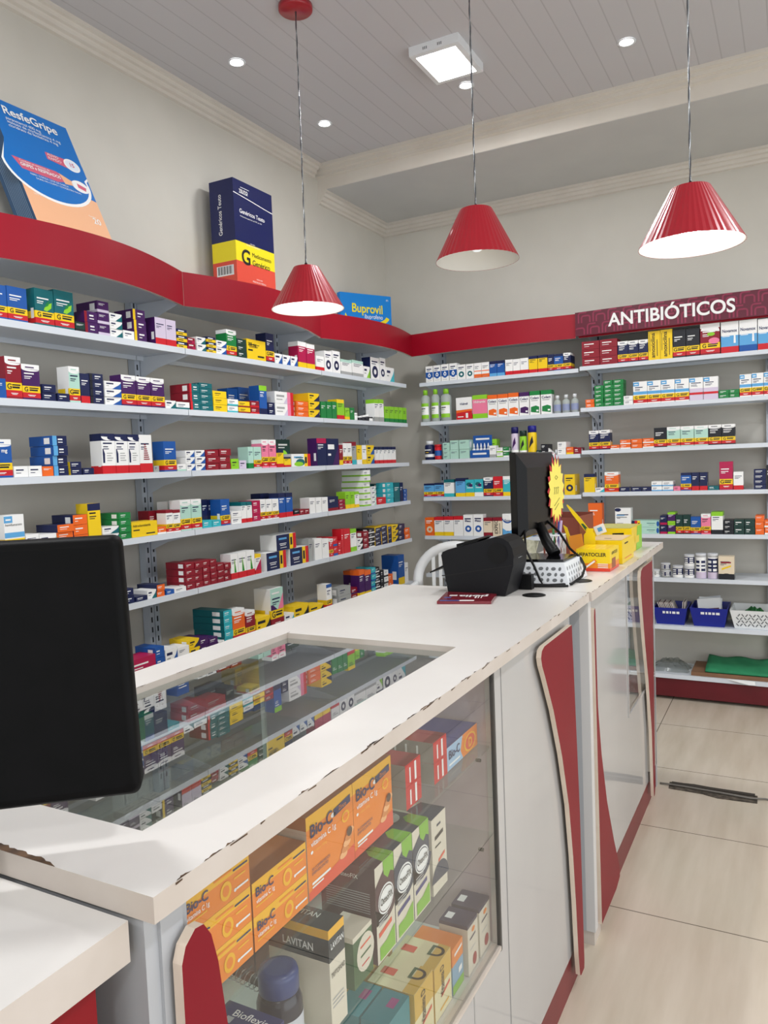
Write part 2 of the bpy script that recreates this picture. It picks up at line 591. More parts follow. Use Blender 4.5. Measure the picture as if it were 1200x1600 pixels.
for i in range(24):
    xa, xb = SW[i][0], SW[i + 1][0]
    b.poly([sp(xa, SZ0), sp(xb, SZ0), sp(xb, SZ1), sp(xa, SZ1)], M_sign, True)
    b.poly([sp(xb, SZ0, -.006), sp(xa, SZ0, -.006), sp(xa, SZ1, -.006), sp(xb, SZ1, -.006)], M_sign, True)
    b.poly([sp(xa, SZ1), sp(xb, SZ1), sp(xb, SZ1, -.006), sp(xa, SZ1, -.006)], M_sign)
    b.poly([sp(xa, SZ0, -.006), sp(xb, SZ0, -.006), sp(xb, SZ0), sp(xa, SZ0)], M_sign)
for x, r in ((-1.162, 0), (-.075, 1)):
    q = [sp(x, SZ0), sp(x, SZ1), sp(x, SZ1, -.006), sp(x, SZ0, -.006)]
    b.poly(q[::-1] if r else q, M_sign)
b.build('board', sg)
b = MB()                                        # rounded interlocking line pattern
M_pat = mat('sign_pattern', '8a2444', .4)


def strip(path, w):
    for (xa, za), (xb, zb) in zip(path[:-1], path[1:]):
        dx, dz = xb - xa, zb - za
        l = math.hypot(dx, dz) or 1
        nx, nz = -dz / l * w / 2, dx / l * w / 2
        q = [(xa - nx, za - nz), (xb - nx, zb - nz), (xb + nx, zb + nz), (xa + nx, za + nz)]
        q = [(x, min(SZ1 - .001, max(SZ0 + .001, z))) for x, z in q if -1.160 < x < -.077]
        if len(q) == 4:
            P = [sp(x, z, .0012) for x, z in q]
            a = (Vector(P[1]) - Vector(P[0])).cross(Vector(P[2]) - Vector(P[0]))
            b.poly(P if a.y < 0 else P[::-1], M_pat)


def arc(cx, cz, r, a0, a1, n=6):
    return [(cx + r * math.cos(a0 + (a1 - a0) * i / n), cz + r * math.sin(a0 + (a1 - a0) * i / n)) for i in range(n + 1)]


cxs = -1.15
while cxs < -.06:
    for cz, fl in ((2.205, 1), (2.275, -1)):
        ox = .035 if fl < 0 else 0
        strip([(cxs + ox - .026, cz - .034), (cxs + ox - .026, cz + .012)] + arc(cxs + ox - .012, cz + .012, .014, PI, PI / 2) + [(cxs + ox + .022, cz + .026)], .009)
        strip([(cxs + ox - .008, cz - .034), (cxs + ox - .008, cz - .006)] + arc(cxs + ox + .004, cz - .006, .012, PI, PI / 2) + [(cxs + ox + .03, cz + .006)] + arc(cxs + ox + .03, cz - .006, .012, PI / 2, 0) + [(cxs + ox + .042, cz - .034)], .009)
    cxs += .088
b.build('line_pattern', sg)
b = MB()
vs, fs, w, a_ = glyphs('ANTIBIÓTICOS', .022)
k = .072 / .7
kx = .68 / w
b.mesh([sp(-.967 + x * kx, 2.203 + y * k, .0025) for x, y in vs], fs, M_wink)
b.build('lettering', sg)

# ------------------------------------------------------------------ cartons
def ink(k):
    return 'W' if LUM[k] < 150 else ('N' if k in 'WCVHJSA' else 'X')


def carton(style, w, h, d, opt, seed):
    """one printed carton, front at y=0 facing -y, base at z=0"""
    rnd = random.Random(seed)
    kind, _, cs = style.partition(':')
    c = cs.split(',')
    c1 = c[0]
    c2 = c[1] if len(c) > 1 else None
    c3 = c[2] if len(c) > 2 else None
    side = opt.get('side')
    b = MB()
    bands = [(0, 1, c1)]
    if kind == 'g':
        bands = [(0, .05, c1), (.05, .20, 'Q'), (.20, .385, 'Y'), (.385, .86 if c2 else 1, c1)] + ([(.86, 1, c2)] if c2 else [])
        if opt.get('a') == 'gbig':
            bands = [(0, .24, 'M'), (.24, .46, 'Y'), (.46, 1, c1)]
        if opt.get('a') == 'gtop':
            bands = [(0, .30, 'Y'), (.30, .86, 'W'), (.86, 1, 'W')]
    elif kind == 'b':
        lo = .2 if c3 else .24
        bands = [(0, lo, c2), (lo, .82 if c3 else 1, c1)] + ([(.82, 1, c3)] if c3 else [])
    elif kind == 'q':
        bands = [(0, .5, c2), (.5, 1, c1)]
    x0, x1 = -w / 2, w / 2
    for v0, v1, cc in bands:
        sc = side if side and (kind != 'g' or v0 > .38) else cc
        b.poly([(x0, 0, v0 * h), (x1, 0, v0 * h), (x1, 0, v1 * h), (x0, 0, v1 * h)], pc(cc))
        b.poly([(x1, 0, v0 * h), (x1, d, v0 * h), (x1, d, v1 * h), (x1, 0, v1 * h)], pc(sc))
        b.poly([(x1, d, v0 * h), (x0, d, v0 * h), (x0, d, v1 * h), (x1, d, v1 * h)], pc(cc))
        b.poly([(x0, d, v0 * h), (x0, 0, v0 * h), (x0, 0, v1 * h), (x0, d, v1 * h)], pc(sc))
    tc = bands[-1][2]
    b.poly([(x0, 0, h), (x1, 0, h), (x1, d, h), (x0, d, h)], pc(side or tc))
    b.poly([(x0, d, 0), (x1, d, 0), (x1, 0, 0), (x0, 0, 0)], pc(bands[0][2]))
    lay = [0]

    def P(pts, k, m=None):
        lay[0] += 1
        e = -.00025 - .00006 * lay[0]
        b.poly([(x0 + u * w, e, v * h) for u, v in pts], m or pc(k))

    def R(u0, v0, u1, v1, k, m=None):
        P([(u0, v0), (u1, v0), (u1, v1), (u0, v1)], k, m)

    def E(cu, cv, ru, rv, k, n=16, a0=0, a1=2 * PI):
        P([(cu + ru * math.cos(a0 + (a1 - a0) * i / n), cv + rv * math.sin(a0 + (a1 - a0) * i / n)) for i in range(n)], k)
    asp = w / h
    ex = opt.get('a')
    tx, tv = opt.get('t'), opt.get('tv')
    ik = ink(c1)
    if kind == 'g':
        yb, yt = (.05, .27) if ex == 'gtop' else ((.25, .45) if ex == 'gbig' else (.205, .38))
        b.text('G', (x0 + .2 * w, -.0006, (yb + .025) * h), (1, 0, 0), (0, 0, 1), (yt - yb - .05) * h, M_ink, .02)
        R(.38, (yb * .38 + yt * .62), .9, (yb * .2 + yt * .8), 'X'); R(.38, (yb * .75 + yt * .25), .85, (yb * .5 + yt * .5), 'X')
        R(.28, .12, .72, .135, 'W'); R(.34, .095, .66, .108, 'W')
    if kind == 'p' and h > .06 or kind in 'gb' and not tx and not tv:
        v = .74 if kind == 'b' else .72
        if asp < 1.6 and ex not in ('col', 'eco', 'nov', 'hid'):
            R(.12, v, .12 + rnd.uniform(.5, .74), v + .036, ik); R(.12, v - .08, .12 + rnd.uniform(.3, .6), v - .055, ik); R(.12, v - .13, .12 + rnd.uniform(.2, .5), v - .11, ik)
        elif ex is None:
            R(.12, .58, .12 + rnd.uniform(.35, .6), .68, ik); R(.12, .38, .12 + rnd.uniform(.2, .45), .44, ik)
    if kind == 'p' and h <= .06 and not tx:
        R(.14, .58, .14 + rnd.uniform(.35, .6), .70, ik); R(.14, .34, .14 + rnd.uniform(.2, .45), .40, ik)
    if kind == 's':
        R(0, 0, .3 if c2 == 'S' else .2, 1, c2); R(.38, .56, .38 + rnd.uniform(.3, .5), .70, ik); R(.38, .30, .38 + rnd.uniform(.2, .4), .38, ik)
    if kind == 'w':
        P([(.45, 0), (1, 0), (1, .85), (.86, .55), (.66, .3)], c2)
        R(.1, .60, .1 + rnd.uniform(.35, .55), .78, 'N' if c1 == 'W' else ik); R(.1, .36, .1 + rnd.uniform(.15, .3), .44, 'H' if c1 == 'W' else ik)
    if kind == 'u':
        R(0, 0, .1, 1, 'N'); R(.1, 0, .2, 1, c2); R(.2, 0, .31, 1, c3); E(.255, .5, .04, .16, 'X'); R(.55, .55, .85, .63, 'T'); R(.62, .3, .8, .36, 'H'); E(.95, .5, .05, .42, 'B')
    if kind == 'q':
        R(.12, .62, .7, .8, 'W'); R(.12, .18, .6, .32, 'X')
    if kind == 'o':
        E(.5, .34, .33, min(.33 * asp, .28), c2); R(.14, .78, .8, .84, ik); R(.14, .69, .6, .725, ik); E(.5, .34, .14, min(.14 * asp, .12), c1)
    if kind == 'v':
        R(.66, 0, .84, 1, c2); R(.84, 0, 1, 1, c3)
        if c2 == 'Y':
            R(.12, .68, .52, .80, 'S'); R(.15, .40, .5, .44, 'W'); R(.18, .30, .46, .34, 'W'); R(.18, .14, .5, .17, 'W'); R(.70, .25, .80, .75, 'X')
        else:
            R(.08, .55, .5, .72, 'H'); R(.08, .3, .4, .38, 'H'); P([(.45, 0), (.66, 0), (.66, .6)], 'V')
    if c2 == 'W' and kind == 'g' and not ex:
        E(.5, .86, .5, .06, 'W', 14, PI, 2 * PI); R(.2, .90, .7, .93, c1)
    if ex == 'leaf':
        P([(.45, .42), (.62, .40), (.86, .5), (.9, .66), (.7, .6), (.5, .5)], 'L'); P([(.5, .5), (.6, .62), (.82, .72), (.7, .56)], 'G')
    elif ex == 'sw':
        E(.5, .93, .5, .10, 'W', 14, PI, 2 * PI); E(.75, .90, .3, .06, 'N'); P([(.06, .27), (.2, .27), (.22, .5), (.12, .62), (.06, .62)], 'N')
        for v in (.5, .44, .38, .32):
            R(.36, v, .36 + rnd.uniform(.3, .5), v + .02, 'H')
    elif ex == 'tri':
        for i in range(8):
            R(.38 - i * .012, .72 - i * .055, .52 + i * .035, .75 - i * .055, 'M')
    elif ex == 'blueband':
        R(0, .42, 1, .55, 'S'); R(.0, .80, .42, .97, 'S'); R(.08, .86, .34, .9, 'W')
    elif ex == 'lil':
        R(0, .0, 1, .16, 'V'); R(0, .24, 1, .34, 'R'); R(0, .34, 1, .52, 'V'); R(0, .80, .42, .97, 'S'); R(.08, .86, .34, .9, 'W')
    elif ex == 'grn':
        P([(.45, .25), (.75, .25), (.52, .85)], 'L'); P([(.5, .25), (.72, .25), (.54, .7)], 'G')
    elif ex == 'pnk':
        P([(0, .2), (1, .2), (1, .75)], 'F')
    elif ex == 'teal':
        E(.45, .32, .24, .29, 'T'); R(.2, .66, .6, .74, 'T'); E(.36, .2, .24, .18, 'L')
    elif ex == 'two':
        E(.4, .72, .3, .12, 'T'); E(.6, .66, .22, .09, 'P'); R(.15, .5, .85, .54, 'W')
    elif ex == 'drop':
        R(.0, .28, 1, .62, 'B'); E(.5, .42, .2, .11, 'W'); P([(.34, .46), (.66, .46), (.5, .60)], 'W'); E(.5, .42, .09, .05, 'B')
        R(.2, .08, .8, .10, 'H')
    elif ex == 'mid':
        R(.0, .42, 1, .48, 'O'); R(.15, .08, .8, .1, 'H')
    elif ex == 'col':
        P([(.08, .12), (.9, .06), (.92, .32), (.6, .38), (.1, .33)], c3); R(.62, .13, .84, .2, 'W')
        R(.14, .58, .8, .61, 'H')
    elif ex == 'hid':
        P([(0, 0), (1, 0), (1, .38), (0, .30)], 'R'); P([(0, .30), (1, .38), (1, .46), (0, .42)], 'O'); R(.6, .06, .74, .28, 'W'); R(.08, .1, .45, .14, 'W')
    elif ex == 'eco':
        E(.5, .78, .5, .2, 'B', 20, PI, 2 * PI); E(.5, .80, .42, .16, 'W', 20, PI, 2 * PI); P([(0, .0), (1, .0), (1, .3), (.5, .2), (0, .36)], 'S')
    elif ex == 'nov':
        R(0, .55, 1, .82, 'W'); R(.08, .52, .5, .54, 'W'); P([(.72, .3), (.84, .3), (.82, .7), (.74, .7)], 'W')
    elif ex == 'gtop':
        R(.08, .62, .75, .66, 'H'); R(.08, .70, .6, .73, 'S'); E(.18, .93, .2, .07, 'N', 12); R(.1, .40, .5, .42, 'H')
    elif ex == 'gbig':
        P([(1, .46), (1, .85), (.55, .46)], 'K'); P([(0, .46), (.5, .46), (.2, .58), (0, .6)], 'P'); R(.1, .86, .7, .9, 'W')
    elif ex == 'mamm':
        E(.5, .1, .42, .16, 'X', 16, 0, PI); R(.15, .70, .8, .76, 'M'); P([(.2, .4), (.8, .55), (.8, .62), (.2, .48)], 'Y')
    elif ex == 'grnpatch':
        E(.5, .70, .5, .3, 'W', 16, .1, PI - .1); E(.55, .66, .2, .06, 'L'); E(.7, .44, .28, .1, 'K')
    if tx:
        t = tx.replace('_', ' ')
        if kind == 'g' and ex == 'blueband':
            b.text(t, (x0 + .05 * w, -.0012, .72 * h), (1, 0, 0), (0, 0, 1), .06 * h, M_ink, 0, 'l', .9 * w)
        elif h < w:
            b.text(t, (x0 + .06 * w, -.0012, .68 * h), (1, 0, 0), (0, 0, 1), .16 * h, M_ink, .01, 'l', .8 * w)
            R(.06, .42, .3, .5, 'X'); R(.55, .14, .9, .22, 'X')
        else:
            b.text(t, (x0 + .5 * w, -.0014, .66 * h), (1, 0, 0), (0, 0, 1), .10 * h, mat('print_navy', '14205a', .45) if c1 in 'WSC' else M_wink, .02, 'c', .84 * w)
    if tv:
        b.text(tv, (x0 + .55 * w, -.0014, .5 * h), (0, 0, 1), (-1, 0, 0), .34 * w, M_ink, .012, 'c', .86 * h)
        R(.72, .12, .78, .7, 'X'); R(.10, .3, .14, .9, 'X')
    # pharmacy barcode on the end panel that faces along the shelf
    if d > .05 and h > .02 and rnd.random() < .75:
        y0, y1, z0, z1 = d * .12, d * .36, h * .18, h * (.46 if h > .06 else .8)
        for s, x in ((-1, x0 - .0003), (1, x1 + .0003)):
            q = [(x, y1, z0), (x, y0, z0), (x, y0, z1), (x, y1, z1)]
            b.poly(q if s < 0 else q[::-1], pc('W'))
    return b


# ------------------------------------------------------------------ bottles, cans, tubes (parts named)
M_clear = mat('clear_plastic', 'cfd8d4', .12)
M_clear.node_tree.nodes['Principled BSDF'].inputs['Alpha'].default_value = .55


def container(k, w, h, opt, style):
    """[(part name, MB)] standing at the origin, w wide, h tall"""
    r = w / 2 * .94
    out = []

    def part(n):
        m = MB(); out.append((n, m)); return m
    yc = r
    O = (0, yc, 0)
    if k == 'micellar':
        part('body').lathe([(r * .9, 0), (r, .006), (r, h * .72), (r * .9, h * .79), (r * .5, h * .84), (r * .45, h * .86)], O, M_clear)
        l = part('label')
        for a0 in range(-7, 7):
            t0, t1 = a0 * .15 - PI / 2, (a0 + 1) * .15 - PI / 2
            R = r + .0006
            for z0, z1, kk in ((.10, .22, 'L'), (.22, .48, 'W'), (.48, .58, 'L')):
                l.poly([(R * math.cos(t0), yc + R * math.sin(t0), z0 * h), (R * math.cos(t1), yc + R * math.sin(t1), z0 * h), (R * math.cos(t1), yc + R * math.sin(t1), z1 * h), (R * math.cos(t0), yc + R * math.sin(t0), z1 * h)], pc(kk), True)
        l.box(-r * .55, r * .3, -.002 + yc - r, yc - r, h * .40, h * .425, pc('X')); l.box(-r * .55, r * .1, -.002 + yc - r, yc - r, h * .34, h * .35, pc('G'))
        part('cap').lathe([(r * .52, h * .84), (r * .52, h * .985), (r * .46, h)], O, pc('L'))
    elif k == 'clear':
        part('body').lathe([(r * .9, 0), (r, .004), (r, h * .62), (r * .8, h * .70), (r * .36, h * .78), (r * .36, h * .83)], O, M_clear)
        part('label').lathe([(r * 1.01, h * .12), (r * 1.01, h * .48)], O, mat('bottle_label_blue', '8d97ba', .5), caps=False)
        part('cap').lathe([(r * .5, h * .82), (r * .5, h * .97), (r * .45, h)], O, M_white)
    elif k == 'pillbottle':
        part('body').lathe([(r * .92, 0), (r, .006), (r, h * .70), (r * .9, h * .78), (r * .6, h * .82)], O, pc('N'))
        l = part('label'); l.lathe([(r * 1.012, h * .15), (r * 1.012, h * .3), (r * 1.012, h * .62)], O, None, mats=[pc('W'), pc('N')], caps=False)
        l.box(-r * .6, r * .6, yc - r - .003, yc - r * .9, h * .50, h * .55, pc('W')); l.box(-r * .4, r * .2, yc - r - .003, yc - r * .9, h * .38, h * .41, pc('Y'))
        part('cap').lathe([(r * .72, h * .80), (r * .72, h * .98), (r * .68, h)], O, M_white)
    elif k == 'redjar':
        part('body').lathe([(r * .95, 0), (r, .004), (r, h * .84)], O, pc('R'))
        part('label').lathe([(r * 1.015, h * .25), (r * 1.015, h * .6)], O, pc('B'), caps=False)
        part('lid').lathe([(r * 1.02, h * .84), (r * 1.02, h * .98), (r * .96, h)], O, pc('Q'))
    elif k.startswith('aero'):
        body, top = {'aero_purple': ('V', 'N'), 'aero_green': ('L', 'D'), 'aero_yellow': ('Y', 'B')}[k]
        part('body').lathe([(r * .94, 0), (r, .005), (r, h * .74), (r * .9, h * .79)], O, pc(body))
        l = part('label')
        l.lathe([(r * 1.008, h * .06), (r * 1.008, h * .22)], O, pc('W' if k != 'aero_yellow' else 'Y'), caps=False)
        l.poly([(-r * .5, yc - r * 1.03, h * .25), (r * .5, yc - r * 1.03, h * .45), (r * .3, yc - r * 1.03, h * .66), (-r * .2, yc - r * 1.03, h * .5)], pc('P' if k == 'aero_purple' else 'X'))
        part('cap').lathe([(r * .96, h * .78), (r * .96, h * .97), (r * .88, h)], O, mat('aero_cap_' + k, {'aero_purple': '1a1660', 'aero_green': '11302a', 'aero_yellow': '1c1d86'}[k], .35))
    elif k == 'jar':
        c = style.split(':')[1].split(',')
        part('body').lathe([(r * .92, 0), (r, .003), (r, h * .62), (r * .9, h * .68)], O, pc(c[0]))
        part('lid').lathe([(r * .98, h * .66), (r * .98, h * .97), (r * .92, h)], O, pc(c[1] if len(c) > 1 else 'W'))
    elif k == 'can':
        c = style.split(':')[1].split(',')
        part('body').lathe([(r * .98, 0), (r, .003), (r, h * .26), (r, h * .80), (r * .98, h * .86)], O, None, mats=[pc(c[1]), pc(c[1]), pc(c[0]), pc('W')])
        l = part('label')
        R = r + .0008
        for t0 in (-1.0, .12):
            for i in range(4):
                a, bb = -PI / 2 + t0 + i * .2, -PI / 2 + t0 + (i + 1) * .2
                for z0, z1 in ((.30, .40), (.48, .54), (.62, .72)):
                    l.poly([(R * math.cos(a), yc + R * math.sin(a), z0 * h), (R * math.cos(bb), yc + R * math.sin(bb), z0 * h), (R * math.cos(bb), yc + R * math.sin(bb), z1 * h), (R * math.cos(a), yc + R * math.sin(a), z1 * h)], pc('W' if c[0] != 'W' else 'N'), True)
        part('lid').lathe([(r * 1.03, h * .86), (r * 1.03, h * .985), (r * .98, h), (r * .9, h * .985)], O, mat('can_lid', 'd4d6da', .4))
    elif k == 'tube':
        b = part('tube_body')
        n = 10
        for i in range(n):
            t0, t1 = i / n, (i + 1) / n
            f = lambda t: h * .45 * (1 - t) + .002
            x0, x1 = -w / 2 + w * .78 * (1 - t0), -w / 2 + w * .78 * (1 - t1)
            b.poly([(x0, 0, 0), (x1, 0, 0), (x1, 0, 2 * f(1 - t1)), (x0, 0, 2 * f(1 - t0))][::-1], pc('W'))
            b.poly([(x0, .03, 0), (x1, .03, 0), (x1, .03, 2 * f(1 - t1)), (x0, .03, 2 * f(1 - t0))], pc('W'))
            b.poly([(x0, 0, 2 * f(1 - t0)), (x1, 0, 2 * f(1 - t1)), (x1, .03, 2 * f(1 - t1)), (x0, .03, 2 * f(1 - t0))][::-1], pc('W'))
        b.box(-w * .4, w * .1, -.0006, 0, h * .2, h * .3, pc('F'))
        c = part('cap'); c.lathe([(h * .3, 0), (h * .3, w * .2)], (w * .28, .015, h * .45), M_white, ax='x')
    elif k == 'droptray':
        b = part('tray')
        M_b = pc('B')
        b.box(-w / 2, w / 2, 0, .002, 0, h * .34, M_b); b.box(-w / 2, -w / 2 + .002, .002, .06, 0, h * .34, M_b); b.box(w / 2 - .002, w / 2, .002, .06, 0, h * .34, M_b)
        b.box(-w / 2, w / 2, .06, .062, 0, h, M_b); b.box(-w / 2, w / 2, .002, .06, 0, .002, M_b)
        b.box(-w * .36, w * .36, -.0006, 0, h * .14, h * .22, M_wink); b.box(-w * .36, w * .36, .0594, .06, h * .80, h * .88, M_wink)
    return out


SHELF = {}
for _lv, _z in LV_SIDE.items():
    SHELF[_lv] = ('side', _z)
for _lv, _z in {**LV_L, **LV_R}.items():
    SHELF[_lv] = ('end', _z)
ORD = ('first second third fourth fifth sixth seventh eighth ninth tenth eleventh twelfth thirteenth fourteenth fifteenth sixteenth seventeenth eighteenth '
       'nineteenth twentieth twenty-first twenty-second twenty-third twenty-fourth twenty-fifth twenty-sixth twenty-seventh twenty-eighth twenty-ninth thirtieth').split()
LEVEL = {1: 'top', 2: 'second', 3: 'third', 4: 'fourth', 5: 'fifth', 6: 'sixth', 7: 'seventh', 8: 'lowest'}


def bay_of(sh, a):
    if sh[0] == 'S':
        return 'near side bay' if a < 2.508 else ('middle side bay' if a < 3.568 else 'corner side bay')
    return 'corner end bay' if sh[0] == 'L' else 'antibiotics end bay'


def look(style, opt):
    kind, _, cs = style.partition(':')
    c = [CNAME.get(x, '') for x in cs.split(',')]
    if kind == 'g':
        return f"{c[0]} carton with yellow and red bands" if len(c) < 2 or c[0] == c[1] else f"{c[1]}-topped {c[0]} yellow-banded carton"
    if kind == 'p':
        return f"plain {c[0]} box"
    if kind == 'b':
        return f"{c[0]} box" if c[0] == c[1] and len(c) < 3 else (f"{c[0]} box with {c[1]} base" if len(c) < 3 or c[2] == c[1] else f"{c[2]}-topped {c[0]} box with {c[1]} base")
    if kind == 's':
        return f"{c[0]} box with {c[1]} edge"
    if kind == 'w':
        return f"{c[0]} box with {c[1]} swoosh"
    if kind == 'o':
        return f"{c[0]} carton with {c[1]} roundel"
    if kind == 'q':
        return f"half {c[0]} half {c[1]} box"
    if kind == 'u':
        return f"{c[0]} long carton with {c[1]} {c[2]} end"
    return f"{c[0]} box with {c[1]} and {c[2]} stripes"


